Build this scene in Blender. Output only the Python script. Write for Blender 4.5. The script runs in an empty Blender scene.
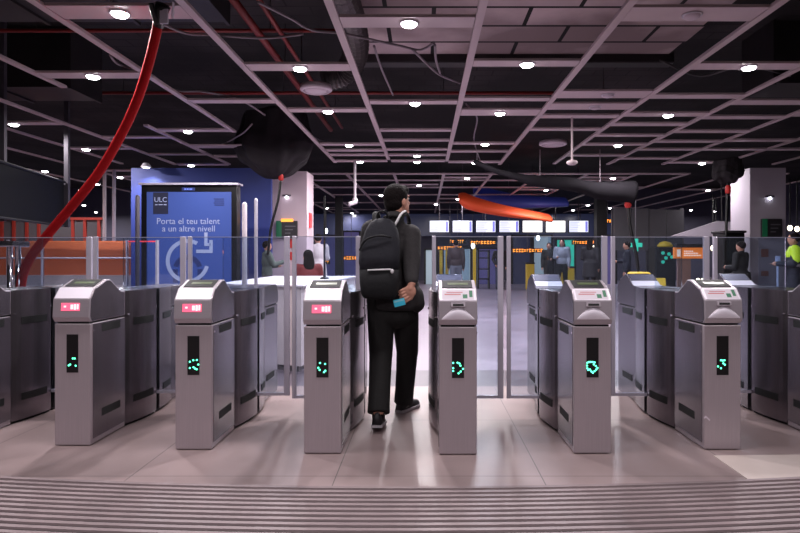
import bpy, bmesh, math, random
from mathutils import Vector, Matrix, noise as mnoise
random.seed(7)
SC = bpy.context.scene
COL = SC.collection
PI = math.pi
# ------------------------------------------------------------------ camera constants
F, VX, HY, CH = 600.0, 425.0, 256.0, 1.22     # focal (px), vanishing column, horizon row, camera height

def wx(px, Y): return (px - VX) * Y / F
def wz(py, Y): return CH + (HY - py) * Y / F
def at(px, py, Y): return Vector((wx(px, Y), Y, wz(py, Y)))
def floorY(py): return F * CH / (py - HY)
ZC = 3.3                                        # ceiling grid height
def ceilY(py): return F * (ZC - CH) / (HY - py)

# ------------------------------------------------------------------ materials
def s2l(c):
    return tuple((x / 12.92 if x <= .04045 else ((x + .055) / 1.055) ** 2.4) for x in c)
def rgb(r, g, b): return s2l((r / 255., g / 255., b / 255.))

def mat(name, col, rough=.5, metal=0., emit=None, es=0., noise=0., nscale=8., stretch=(1, 1, 1), bump=0., alpha=None, spec=None, coat=0.):
    m = bpy.data.materials.new(name); m.use_nodes = True
    nt = m.node_tree; b = nt.nodes['Principled BSDF']
    b.inputs['Base Color'].default_value = (*col, 1)
    b.inputs['Roughness'].default_value = rough
    b.inputs['Metallic'].default_value = metal
    if spec is not None: b.inputs['Specular IOR Level'].default_value = spec
    if coat: b.inputs['Coat Weight'].default_value = coat
    if emit:
        b.inputs['Emission Color'].default_value = (*emit, 1); b.inputs['Emission Strength'].default_value = es
    if noise or bump:
        tc = nt.nodes.new('ShaderNodeTexCoord'); mp = nt.nodes.new('ShaderNodeMapping')
        mp.inputs['Scale'].default_value = stretch
        nz = nt.nodes.new('ShaderNodeTexNoise'); nz.inputs['Scale'].default_value = nscale
        nz.inputs['Detail'].default_value = 5
        nt.links.new(tc.outputs['Object'], mp.inputs['Vector']); nt.links.new(mp.outputs['Vector'], nz.inputs['Vector'])
        if noise:
            mx = nt.nodes.new('ShaderNodeMix'); mx.data_type = 'RGBA'
            mx.inputs['A'].default_value = (*[c * (1 - noise) for c in col], 1)
            mx.inputs['B'].default_value = (*[min(1, c * (1 + noise)) for c in col], 1)
            nt.links.new(nz.outputs['Fac'], mx.inputs['Factor']); nt.links.new(mx.outputs['Result'], b.inputs['Base Color'])
        if bump:
            bp = nt.nodes.new('ShaderNodeBump'); bp.inputs['Strength'].default_value = bump; bp.inputs['Distance'].default_value = .02
            nt.links.new(nz.outputs['Fac'], bp.inputs['Height']); nt.links.new(bp.outputs['Normal'], b.inputs['Normal'])
    return m

def glassmat(name, tint=(.85, .9, .95), refl=.10, rough=.02, haze=0.0):
    m = bpy.data.materials.new(name); m.use_nodes = True
    nt = m.node_tree; nt.nodes.clear()
    out = nt.nodes.new('ShaderNodeOutputMaterial'); mix = nt.nodes.new('ShaderNodeMixShader')
    tr = nt.nodes.new('ShaderNodeBsdfTransparent'); gl = nt.nodes.new('ShaderNodeBsdfGlossy')
    tr.inputs['Color'].default_value = (*tint, 1); gl.inputs['Roughness'].default_value = rough
    fr = nt.nodes.new('ShaderNodeFresnel'); fr.inputs['IOR'].default_value = 1.45
    nt.links.new(fr.outputs[0], mix.inputs[0]); nt.links.new(tr.outputs[0], mix.inputs[1]); nt.links.new(gl.outputs[0], mix.inputs[2])
    last = mix
    if haze:
        m2 = nt.nodes.new('ShaderNodeMixShader'); df = nt.nodes.new('ShaderNodeBsdfDiffuse')
        df.inputs['Color'].default_value = (.75, .72, .82, 1); m2.inputs[0].default_value = haze
        nt.links.new(mix.outputs[0], m2.inputs[1]); nt.links.new(df.outputs[0], m2.inputs[2]); last = m2
    nt.links.new(last.outputs[0], out.inputs['Surface'])
    return m

def floormat(name, mat_lines=True):
    """polished tiles: pinkish near the gates, a grey threshold band, lavender behind"""
    m = bpy.data.materials.new(name); m.use_nodes = True
    nt = m.node_tree; b = nt.nodes['Principled BSDF']; N = nt.nodes.new; L = nt.links.new
    tc = N('ShaderNodeTexCoord'); sp = N('ShaderNodeSeparateXYZ'); L(tc.outputs['Object'], sp.inputs[0])
    def math_(op, a, bb=None, c=None):
        n = N('ShaderNodeMath'); n.operation = op
        for i, v in enumerate((a, bb, c)):
            if v is None: continue
            if isinstance(v, (int, float)): n.inputs[i].default_value = v
            else: L(v, n.inputs[i])
        return n.outputs[0]
    def joint(sock, off, pitch, w):
        t = math_('DIVIDE', math_('SUBTRACT', sock, off), pitch)
        d = math_('ABSOLUTE', math_('SUBTRACT', math_('FRACT', math_('ADD', t, .5)), .5))
        return math_('LESS_THAN', d, w / pitch)
    jx = joint(sp.outputs['X'], -1.63, 1.137, .0028)
    jy = joint(sp.outputs['Y'], 5.6, 1.137, .0035)
    j = math_('MAXIMUM', jx, jy)
    nz = N('ShaderNodeTexNoise'); nz.inputs['Scale'].default_value = 1.7; nz.inputs['Detail'].default_value = 8
    L(tc.outputs['Object'], nz.inputs['Vector'])
    ramp = N('ShaderNodeValToRGB'); cr = ramp.color_ramp; cr.interpolation = 'CONSTANT'
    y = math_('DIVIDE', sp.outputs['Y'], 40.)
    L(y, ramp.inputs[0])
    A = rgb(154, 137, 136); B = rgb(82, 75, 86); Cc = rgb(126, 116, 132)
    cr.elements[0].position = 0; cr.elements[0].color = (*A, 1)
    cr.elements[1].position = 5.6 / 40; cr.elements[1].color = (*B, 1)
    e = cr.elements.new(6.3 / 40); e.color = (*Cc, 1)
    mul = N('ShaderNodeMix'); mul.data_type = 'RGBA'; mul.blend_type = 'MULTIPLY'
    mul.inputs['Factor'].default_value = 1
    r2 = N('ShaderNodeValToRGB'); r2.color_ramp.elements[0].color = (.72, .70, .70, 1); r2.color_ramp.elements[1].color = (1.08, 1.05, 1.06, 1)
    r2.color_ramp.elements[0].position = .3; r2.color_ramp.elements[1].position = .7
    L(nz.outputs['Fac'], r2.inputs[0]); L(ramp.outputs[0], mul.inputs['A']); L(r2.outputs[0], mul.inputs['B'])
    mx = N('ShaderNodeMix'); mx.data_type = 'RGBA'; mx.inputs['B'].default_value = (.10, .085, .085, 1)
    L(j, mx.inputs['Factor']); L(mul.outputs['Result'], mx.inputs['A']); L(mx.outputs['Result'], b.inputs['Base Color'])
    rr = N('ShaderNodeMapRange'); rr.inputs['To Min'].default_value = .22; rr.inputs['To Max'].default_value = .48
    L(nz.outputs['Fac'], rr.inputs['Value']); L(rr.outputs[0], b.inputs['Roughness'])
    return m

M = dict(
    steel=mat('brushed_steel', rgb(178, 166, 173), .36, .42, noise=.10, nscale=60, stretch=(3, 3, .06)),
    steelside=mat('shaded_side_steel', rgb(124, 117, 124), .25, .82, noise=.16, nscale=9, stretch=(3, 3, .12)),  # same steel as the fronts, side shade put into the darker colour
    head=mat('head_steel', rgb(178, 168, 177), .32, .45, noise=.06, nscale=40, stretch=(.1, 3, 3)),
    plate=mat('pale_head_plate', rgb(236, 228, 240), .35, .1),  # on the tilted plates the pale tone stands in for reflected light
    alu=mat('aluminium', rgb(200, 194, 210), .4, .35),
    chrome=mat('chrome', rgb(210, 205, 210), .12, 1.),
    darkgap=mat('dark_gap', rgb(14, 13, 15), .7),
    vent=mat('vent_black', rgb(12, 11, 13), .7, noise=.3, nscale=120),
    black=mat('black_plastic', rgb(12, 12, 14), .35),
    screen=mat('dark_screen', rgb(16, 18, 18), .55, spec=.15),
    rearcover=mat('rear_cover_slate', rgb(70, 68, 92), .35, .3),
    screenbar=mat('screen_bar', rgb(70, 84, 52), .3, emit=rgb(90, 110, 60), es=.10),
    led=mat('green_led', (.02, .5, .25), .4, emit=(.10, 1., .50), es=4.),
    red=mat('red_sign_light', (.6, .02, .05), .4, emit=(1., .13, .24), es=1.35),
    redhot=mat('red_sign_hot', (.8, .3, .3), .4, emit=(1., .50, .52), es=1.8),
    glassedge=mat('glass_edge', rgb(150, 152, 172), .3),
    sticker=mat('sticker_white', rgb(216, 206, 216), .5),
    stgreen=mat('sticker_green', rgb(60, 120, 90), .5),
    stred=mat('sticker_red', rgb(200, 120, 125), .5),
    white=mat('white_paint', rgb(200, 190, 198), .55),
    counter=mat('counter_cream', rgb(205, 192, 196), .5, noise=.06),
    grid=mat('ceiling_grid_paint', rgb(182, 164, 168), .45, .0, noise=.12, nscale=3),
    slab=None, pipe=mat('red_pipe', rgb(120, 28, 26), .5),
    duct=mat('flexible_duct', rgb(90, 84, 86), .45, .4, noise=.3, nscale=20),
    bigduct=mat('galvanised_duct', rgb(44, 41, 43), .5, .3, noise=.4, nscale=3),
    cable=mat('grey_cable', rgb(128, 116, 124), .6),
    darkcable=mat('dark_cable', rgb(50, 46, 48), .6),
    lampring=mat('lamp_ring', rgb(210, 205, 215), .4),
    lampon=mat('lamp_lens_lit', (.9, .9, .95), .4, emit=(1., .97, 1.), es=22.),
    lampoff=mat('lamp_lens_off', rgb(196, 180, 190), .4),
    hose=mat('red_hose', rgb(150, 14, 20), .8, spec=.15, noise=.2, nscale=14),
    fabric=mat('dark_fabric_wrap', rgb(36, 32, 36), .8, noise=.35, nscale=5, bump=.6, spec=.25),
    sleeve=mat('grey_sleeve_fabric', rgb(30, 28, 32), .9, noise=.3, nscale=4, bump=.4, spec=.08),
    redclamp=mat('red_clamp', rgb(190, 40, 36), .5),
    blue=mat('blue_wall_paint', rgb(38, 54, 128), .55, noise=.1, nscale=2),
    adframe=mat('ad_frame', rgb(14, 14, 18), .3),
    adblue=mat('ad_poster_blue', rgb(54, 72, 132), .35, emit=rgb(56, 78, 150), es=.34),
    adwhite=mat('ad_poster_lettering', rgb(140, 148, 180), .4, emit=rgb(150, 160, 200), es=.30),
    adlogo=mat('ad_logo_black', rgb(30, 32, 48), .4, emit=rgb(26, 30, 60), es=.4),
    addark=mat('ad_motif_dark', rgb(36, 46, 92), .4, emit=rgb(36, 46, 92), es=.4),
    adled=mat('ad_blue_glow', rgb(50, 60, 120), .4, emit=rgb(110, 130, 220), es=1.0),
    column=mat('column_plaster', rgb(196, 176, 186), .6, noise=.07, nscale=2),
    columng=mat('column_plaster_grey', rgb(168, 160, 172), .6, noise=.07, nscale=2),
    green=mat('sign_green', rgb(24, 92, 62), .5, emit=rgb(20, 90, 60), es=.15),
    signdark=mat('sign_dark', rgb(38, 36, 40), .4),
    orangeemit=mat('orange_text', rgb(230, 130, 40), .4, emit=(1., .42, .06), es=1.4),
    orange=mat('orange_board', rgb(214, 112, 66), .4, noise=.3, nscale=1.5, emit=rgb(206, 92, 48), es=.30),  # emission added to brighten the dim boards, no lamp inside
    whitebase=mat('glowing_barrier_base', rgb(205, 192, 196), .5, emit=rgb(180, 165, 172), es=.30),  # glow put in where too little light reaches the base
    orangesign=mat('orange_sign_panel', rgb(226, 130, 60), .5, emit=rgb(220, 110, 40), es=.5),
    signtext=mat('sign_pale_lettering', rgb(240, 215, 200), .5, emit=rgb(240, 215, 200), es=.5),
    redframe=mat('red_window_frame', rgb(140, 44, 36), .5, emit=rgb(190, 60, 45), es=.03),
    greyglass=mat('grey_panes', rgb(92, 88, 92), .25),
    board=mat('dark_board', rgb(13, 13, 18), .7, spec=.15),
    poledark=mat('pole_grey', rgb(84, 80, 88), .45, .4),
    tv=mat('tv_lit', rgb(225, 228, 245), .4, emit=(.80, .84, 1.), es=1.2),
    tvwhite=mat('tv_lit_white', rgb(245, 245, 250), .4, emit=(1., .98, 1.), es=1.8),
    tvrow=mat('tv_row_text', rgb(110, 110, 190), .4, emit=rgb(110, 112, 200), es=.6),
    tvpanel=mat('tv_column_purple', rgb(120, 120, 235), .4, emit=rgb(150, 150, 245), es=.7),
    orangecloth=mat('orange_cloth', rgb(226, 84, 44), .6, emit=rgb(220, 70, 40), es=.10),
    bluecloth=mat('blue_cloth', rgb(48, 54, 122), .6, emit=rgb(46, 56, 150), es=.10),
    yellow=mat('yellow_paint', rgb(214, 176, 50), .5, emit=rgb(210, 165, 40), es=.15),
    teal=mat('teal_glow', rgb(60, 170, 150), .4, emit=rgb(50, 200, 160), es=.8),
    backwall=mat('back_wall_dark', rgb(76, 74, 92), .6, noise=.25, nscale=.6),
    hoarding=mat('grey_hoarding', rgb(96, 94, 100), .5, noise=.1),
    dark=mat('very_dark_paint', rgb(24, 23, 27), .6),
    purple=mat('purple_glow_panel', rgb(96, 92, 140), .5, emit=rgb(100, 92, 160), es=.22),
    nightglass=mat('night_glass', rgb(52, 56, 80), .2, emit=rgb(60, 64, 96), es=.25),
    palepanel=mat('pale_teal_panel', rgb(150, 168, 178), .5, emit=rgb(140, 155, 168), es=.55),
    brown=mat('brown_board', rgb(122, 92, 84), .6),
    skin=mat('skin', rgb(196, 142, 122), .5),
    hair=mat('black_hair', rgb(22, 17, 17), .85, noise=.3, nscale=60, bump=.5, spec=.15),
    eyew=mat('eye_white', rgb(220, 215, 210), .3),
    jacket=mat('charcoal_jacket', rgb(44, 41, 43), .9, noise=.2, nscale=30, bump=.25),
    trousers=mat('black_trousers', rgb(22, 20, 21), .85, noise=.2, nscale=30, bump=.2),
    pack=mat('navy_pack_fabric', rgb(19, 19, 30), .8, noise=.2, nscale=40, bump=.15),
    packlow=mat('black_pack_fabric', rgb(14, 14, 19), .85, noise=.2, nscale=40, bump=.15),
    strap=mat('reflective_strap', rgb(225, 222, 226), .5),
    shoe=mat('black_shoe', rgb(24, 24, 28), .55),
    sole=mat('pale_shoe_sole', rgb(170, 166, 172), .6),
    card=mat('teal_card', rgb(60, 190, 220), .4), cardw=mat('card_pale_stripe', rgb(140, 205, 220), .4),
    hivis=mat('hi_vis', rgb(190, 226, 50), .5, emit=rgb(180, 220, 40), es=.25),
    mat_dark=mat('mat_groove', rgb(34, 28, 30), .8, noise=.2, nscale=6),
    mat_rib=mat('mat_rib', rgb(136, 120, 122), .5, noise=.2, nscale=6),
    glass=glassmat('clear_glass', haze=.012), glassb=glassmat('balustrade_glass', tint=(.88, .88, .9), haze=.02),
    warm=mat('warm_lamp', rgb(255, 225, 190), .4, emit=(1., .82, .62), es=5.),
    coolspot=mat('cool_lamp', rgb(235, 240, 255), .4, emit=(.9, .93, 1.), es=8.),
)
def clothmat(n, c): return mat(n, rgb(*c), .75, noise=.2, nscale=20)

# ------------------------------------------------------------------ mesh builder
ORG = {}
class MB:
    def __init__(s): s.v = []; s.f = []
    def add(s, vs, fs):
        o = len(s.v); s.v += [Vector(v) for v in vs]; s.f += [tuple(i + o for i in f) for f in fs]; return s
    def box(s, a, b):
        x0, y0, z0 = a; x1, y1, z1 = b
        return s.add([(x0, y0, z0), (x1, y0, z0), (x1, y1, z0), (x0, y1, z0), (x0, y0, z1), (x1, y0, z1), (x1, y1, z1), (x0, y1, z1)],
                     [(3, 2, 1, 0), (4, 5, 6, 7), (0, 1, 5, 4), (1, 2, 6, 5), (2, 3, 7, 6), (3, 0, 4, 7)])
    def cbox(s, c, d): return s.box([c[i] - d[i] / 2 for i in range(3)], [c[i] + d[i] / 2 for i in range(3)])
    def rings(s, rs, cap=True, closed=True):
        n = len(rs[0]); vs = [p for r in rs for p in r]; fs = []
        for k in range(len(rs) - 1):
            for i in range(n if closed else n - 1):
                j = (i + 1) % n
                fs.append((k * n + i, k * n + j, (k + 1) * n + j, (k + 1) * n + i))
        if cap:
            fs.append(tuple(range(n - 1, -1, -1))); fs.append(tuple((len(rs) - 1) * n + i for i in range(n)))
        return s.add(vs, fs)
    def prism_x(s, prof, x0, x1):            # prof: (y, z) pairs
        return s.rings([[(x0, y, z) for y, z in prof], [(x1, y, z) for y, z in prof]])
    def prism_z(s, prof, z0, z1):            # prof: (x, y) pairs
        return s.rings([[(x, y, z0) for x, y in prof], [(x, y, z1) for x, y in prof]])
    def prism_y(s, prof, y0, y1):            # prof: (x, z) pairs
        return s.rings([[(x, y0, z) for x, z in prof], [(x, y1, z) for x, z in prof]])
    def tube(s, pts, r, n=10, cap=True, flat=1.):
        pts = [Vector(p) for p in pts]; m = len(pts)
        rs = r if isinstance(r, (list, tuple)) else [r] * m
        out = []; up = None
        for i, p in enumerate(pts):
            t = (pts[min(i + 1, m - 1)] - pts[max(i - 1, 0)])
            if t.length < 1e-9: t = Vector((0, 0, 1))
            t.normalize()
            if up is None:
                up = Vector((0, 1, 0)) if abs(t.y) < .9 else Vector((1, 0, 0))
            a = (up - t * up.dot(t)); 
            if a.length < 1e-6: a = t.orthogonal()
            a.normalize(); b = t.cross(a); up = a
            out.append([p + (a * math.cos(2 * PI * k / n) * flat + b * math.sin(2 * PI * k / n)) * rs[i] for k in range(n)])
        return s.rings(out, cap)
    def ell(s, c, r, n=16, m=10, rot=None):
        c = Vector(c); vs = []; fs = []
        for i in range(m + 1):
            th = PI * i / m
            for k in range(n):
                ph = 2 * PI * k / n
                v = Vector((r[0] * math.sin(th) * math.cos(ph), r[1] * math.sin(th) * math.sin(ph), r[2] * math.cos(th)))
                if rot is not None: v = rot @ v
                vs.append(c + v)
        for i in range(m):
            for k in range(n):
                j = (k + 1) % n
                if i == 0: fs.append((k, n + k, n + j)) if True else None
                elif i == m - 1: fs.append((i * n + k, (i + 1) * n + k, i * n + j))
                else: fs.append((i * n + k, (i + 1) * n + k, (i + 1) * n + j, i * n + j))
        return s.add(vs, fs)
    def cap(s, p0, p1, r0, r1, n=12):        # tapered capsule
        p0 = Vector(p0); p1 = Vector(p1); d = p1 - p0; L = d.length
        t = d / L if L > 1e-6 else Vector((0, 0, 1))
        pts = []; rs = []
        for k in range(4): a = PI / 2 * k / 4; pts.append(p0 - t * r0 * math.cos(a)); rs.append(max(r0 * math.sin(a), .0005))
        pts.append(p0); rs.append(r0); pts.append(p1); rs.append(r1)
        for k in range(3, -1, -1): a = PI / 2 * k / 4; pts.append(p1 + t * r1 * math.cos(a)); rs.append(max(r1 * math.sin(a), .0005))
        return s.tube(pts, rs, n)
    def chain(s, pts, rs, n=12):
        for i in range(len(pts) - 1): s.cap(pts[i], pts[i + 1], rs[i], rs[i + 1], n)
        return s
    def disc_y(s, c, r, t=.004, n=20):       # short cylinder with axis along y
        return s.rings([[(c[0] + r * math.cos(2 * PI * k / n), c[1] - t, c[2] + r * math.sin(2 * PI * k / n)) for k in range(n)],
                        [(c[0] + r * math.cos(2 * PI * k / n), c[1], c[2] + r * math.sin(2 * PI * k / n)) for k in range(n)]])
    def lathe(s, c, prof, n=24):             # prof: (r, z)
        return s.rings([[(c[0] + r * math.cos(2 * PI * k / n), c[1] + r * math.sin(2 * PI * k / n), c[2] + z) for k in range(n)] for r, z in prof])
    def text(s, txt, size, origin, depth=.002, align='CENTER', xdir=Vector((1, 0, 0)), zdir=Vector((0, 0, 1)), spacing=1.):
        cu = bpy.data.curves.new('t', 'FONT'); cu.body = txt; cu.size = size; cu.extrude = depth; cu.align_x = align; cu.space_character = spacing
        cu.resolution_u = 3
        ob = bpy.data.objects.new('t', cu); COL.objects.link(ob)
        dg = bpy.context.evaluated_depsgraph_get(); dg.update()
        me = bpy.data.meshes.new_from_object(ob.evaluated_get(dg))
        nd = xdir.cross(zdir)
        o = Vector(origin)
        s.add([o + xdir * v.co.x + zdir * v.co.y - nd * (-v.co.z) for v in me.vertices], [tuple(p.vertices) for p in me.polygons])
        bpy.data.objects.remove(ob); bpy.data.meshes.remove(me); bpy.data.curves.remove(cu)
        return s
    def xf(s, mtx):
        s.v = [mtx @ v for v in s.v]; return s
    def build(s, name, m, parent=None, smooth=False, bevel=0., base=True, fix=True):
        if parent is None:
            if base and s.v:
                xs = [v.x for v in s.v]; ys = [v.y for v in s.v]; zs = [v.z for v in s.v]
                o = Vector(((min(xs) + max(xs)) / 2, (min(ys) + max(ys)) / 2, min(zs)))
            else: o = Vector((0, 0, 0))
        else: o = ORG[parent.name]
        me = bpy.data.meshes.new(name)
        me.from_pydata([v - o for v in s.v], [], s.f); me.update()
        if fix:
            bm = bmesh.new(); bm.from_mesh(me)
            bmesh.ops.recalc_face_normals(bm, faces=bm.faces); bm.to_mesh(me); bm.free()
        if smooth: me.polygons.foreach_set('use_smooth', [True] * len(me.polygons))
        if m is not None: me.materials.append(M[m] if isinstance(m, str) else m)
        ob = bpy.data.objects.new(name, me); COL.objects.link(ob)
        if parent is None: ob.location = o
        else: ob.parent = parent
        ORG[ob.name] = o.copy()
        if bevel:
            b = ob.modifiers.new('bevel', 'BEVEL'); b.width = bevel; b.segments = 2; b.limit_method = 'ANGLE'; b.angle_limit = .6
        return ob
    def fuse(s, name, m, parent, voxel=.01, it=4, fac=.5):
        tmp = s.build('tmp', None, None, base=False, fix=True)
        r = tmp.modifiers.new('r', 'REMESH'); r.mode = 'VOXEL'; r.voxel_size = voxel
        if it:
            k = tmp.modifiers.new('s', 'SMOOTH'); k.iterations = it; k.factor = fac
        dg = bpy.context.evaluated_depsgraph_get(); dg.update()
        me = bpy.data.meshes.new_from_object(tmp.evaluated_get(dg))
        bpy.data.objects.remove(tmp)
        me.name = name
        o = ORG[parent.name]
        for v in me.vertices: v.co -= o
        me.polygons.foreach_set('use_smooth', [True] * len(me.polygons))
        me.materials.clear(); me.materials.append(M[m] if isinstance(m, str) else m)
        ob = bpy.data.objects.new(name, me); COL.objects.link(ob); ob.parent = parent
        ORG[ob.name] = o.copy()
        return ob

def tag(o, label=None, cat=None, group=None, kind=None):
    if label: o['label'] = label
    if cat: o['category'] = cat
    if group: o['group'] = group
    if kind: o['kind'] = kind
    return o
def thing(name, loc, label, cat, group=None):
    o = bpy.data.objects.new(name, None); COL.objects.link(o); o.location = loc; o.empty_display_size = .1
    ORG[o.name] = Vector(loc); return tag(o, label, cat, group)
def struct(o): o['kind'] = 'structure'; return o
def smooth_path(pts, k=8):                   # Catmull-Rom
    P = [Vector(p) for p in pts]; out = []
    for i in range(len(P) - 1):
        p0 = P[max(i - 1, 0)]; p1 = P[i]; p2 = P[i + 1]; p3 = P[min(i + 2, len(P) - 1)]
        for j in range(k):
            t = j / k
            out.append(.5 * ((2 * p1) + (p2 - p0) * t + (2 * p0 - 5 * p1 + 4 * p2 - p3) * t * t + (3 * p1 - p0 - 3 * p2 + p3) * t ** 3))
    out.append(P[-1]); return out

# ================================================================== SETTING
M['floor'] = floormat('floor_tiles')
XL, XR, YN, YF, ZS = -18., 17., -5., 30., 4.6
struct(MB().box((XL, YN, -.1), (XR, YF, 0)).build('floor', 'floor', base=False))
# slab above the open grid: dark concrete with panel joints
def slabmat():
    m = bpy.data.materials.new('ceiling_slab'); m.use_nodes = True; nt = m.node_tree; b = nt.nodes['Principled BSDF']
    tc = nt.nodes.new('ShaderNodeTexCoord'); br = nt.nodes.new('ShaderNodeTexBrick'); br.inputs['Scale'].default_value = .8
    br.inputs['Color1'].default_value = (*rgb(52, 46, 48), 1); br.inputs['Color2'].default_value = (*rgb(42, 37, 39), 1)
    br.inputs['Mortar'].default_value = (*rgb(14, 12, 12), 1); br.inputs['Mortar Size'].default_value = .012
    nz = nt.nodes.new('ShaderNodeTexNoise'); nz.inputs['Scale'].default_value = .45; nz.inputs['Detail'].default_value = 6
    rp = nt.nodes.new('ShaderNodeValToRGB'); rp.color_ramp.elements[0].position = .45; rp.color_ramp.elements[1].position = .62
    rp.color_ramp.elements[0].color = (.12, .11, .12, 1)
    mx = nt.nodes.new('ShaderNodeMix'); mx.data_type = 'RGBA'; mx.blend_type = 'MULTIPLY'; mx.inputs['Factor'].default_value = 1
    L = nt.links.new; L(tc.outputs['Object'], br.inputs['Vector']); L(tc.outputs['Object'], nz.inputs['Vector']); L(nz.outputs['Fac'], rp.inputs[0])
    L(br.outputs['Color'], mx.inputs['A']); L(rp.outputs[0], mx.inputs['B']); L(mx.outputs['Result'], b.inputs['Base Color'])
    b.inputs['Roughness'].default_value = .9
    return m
M['slab'] = slabmat()
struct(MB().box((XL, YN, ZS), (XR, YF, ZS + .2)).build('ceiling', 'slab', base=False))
struct(MB().box((XL - .2, YN, 0), (XL, YF, ZS)).build('wall_left', 'backwall', base=False))
struct(MB().box((XR, YN, 0), (XR + .2, YF, ZS)).build('wall_right', 'backwall', base=False))
struct(MB().box((XL, YF, 0), (XR, YF + .2, ZS)).build('wall_back', 'backwall', base=False))
struct(MB().box((XL, YN - .2, 0), (XR, YN, ZS)).build('wall_front', 'hoarding', base=False))

# ------------------------------------------------------------------ ribbed mat in front of the gates
def edgeY(x): return 3.165 + .030 * (x + .1) ** 2
mt = thing('ribbed_mat', (0, 2.2, 0), 'wide ribbed entrance mat set in the floor before the ticket gates', 'floor mat')
xs = [-3.6 + .3 * i for i in range(25)]
mb = MB()
mb.rings([[(x, edgeY(x), .003), (x, edgeY(x) - 2.2, .003), (x, edgeY(x) - 2.2, .0005), (x, edgeY(x), .0005)] for x in xs]); mb.build('mat_base', 'mat_dark', mt)
mb = MB()
for k in range(40):
    o = .018 + k * .0535
    mb.rings([[(x, edgeY(x) - o, .012), (x, edgeY(x) - o - .026, .012), (x, edgeY(x) - o - .029, .002), (x, edgeY(x) - o + .003, .002)] for x in xs])
mb.build('ribs', 'mat_rib', mt)
# access cover in the floor on the right
ap = MB(); y0, y1 = floorY(480), floorY(456)
ap.prism_z([(1.76, y0), (2.75, y0 + .02), (2.75, y1 + .03), (1.76, y1)], .0, .004)
tag(ap.build('floor_cover', mat('cover_beige', rgb(196, 182, 176), .4, noise=.1, nscale=4)), 'flat beige floor cover plate before the rightmost full gate', 'floor cover')

# ================================================================== TICKET GATES
GL, GC, GF = 1.68, .84, .44                    # length, centre plane, length of a head module
def ghw(y):
    if y <= GF or y >= GL - GF: return .115
    return .115 + .060 * math.sin(PI * (y - GF) / (GL - 2 * GF)) ** .8
def led_dots(kind):
    return {1: [(.55, .63, 1), (.72, .63, 1), (.2, .81, 1), (.32, .79, 1), (.8, .82, 1)],
            2: [(.2, .66, 1), (.5, .62, 1), (.8, .615, 1), (.92, .73, 1), (.2, .82, 1), (.52, .8, 1), (.65, .835, 1), (.78, .85, 1)],
            3: [(.3, .635, 1), (.72, .66, 1), (.16, .755, 1), (.27, .81, 1), (.64, .865, 1), (.74, .83, 1)],
            4: [(.1, .62, 1), (.46, .615, 1), (.62, .635, 1), (.70, .69, 1), (.92, .77, 1), (.1, .75, 1), (.1, .82, 1), (.55, .88, 1), (.72, .835, 1)],
            5: [(.06, .63, 1), (.2, .61, 1), (.35, .61, 1), (.5, .61, 1), (.66, .62, 1), (.6, .67, 1), (.04, .7, 1), (.06, .77, 1), (.14, .81, 1), (.28, .8, 1), (.4, .85, 1), (.52, .88, 1), (.66, .84, 1), (.8, .8, 1), (.9, .76, 1), (.76, .71, 1)],
            6: [(.35, .62, 1), (.5, .63, 1), (.65, .62, 1), (.55, .70, 1), (.68, .735, 1), (.1, .78, 1), (.35, .825, 1)]}.get(kind, [])

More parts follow.
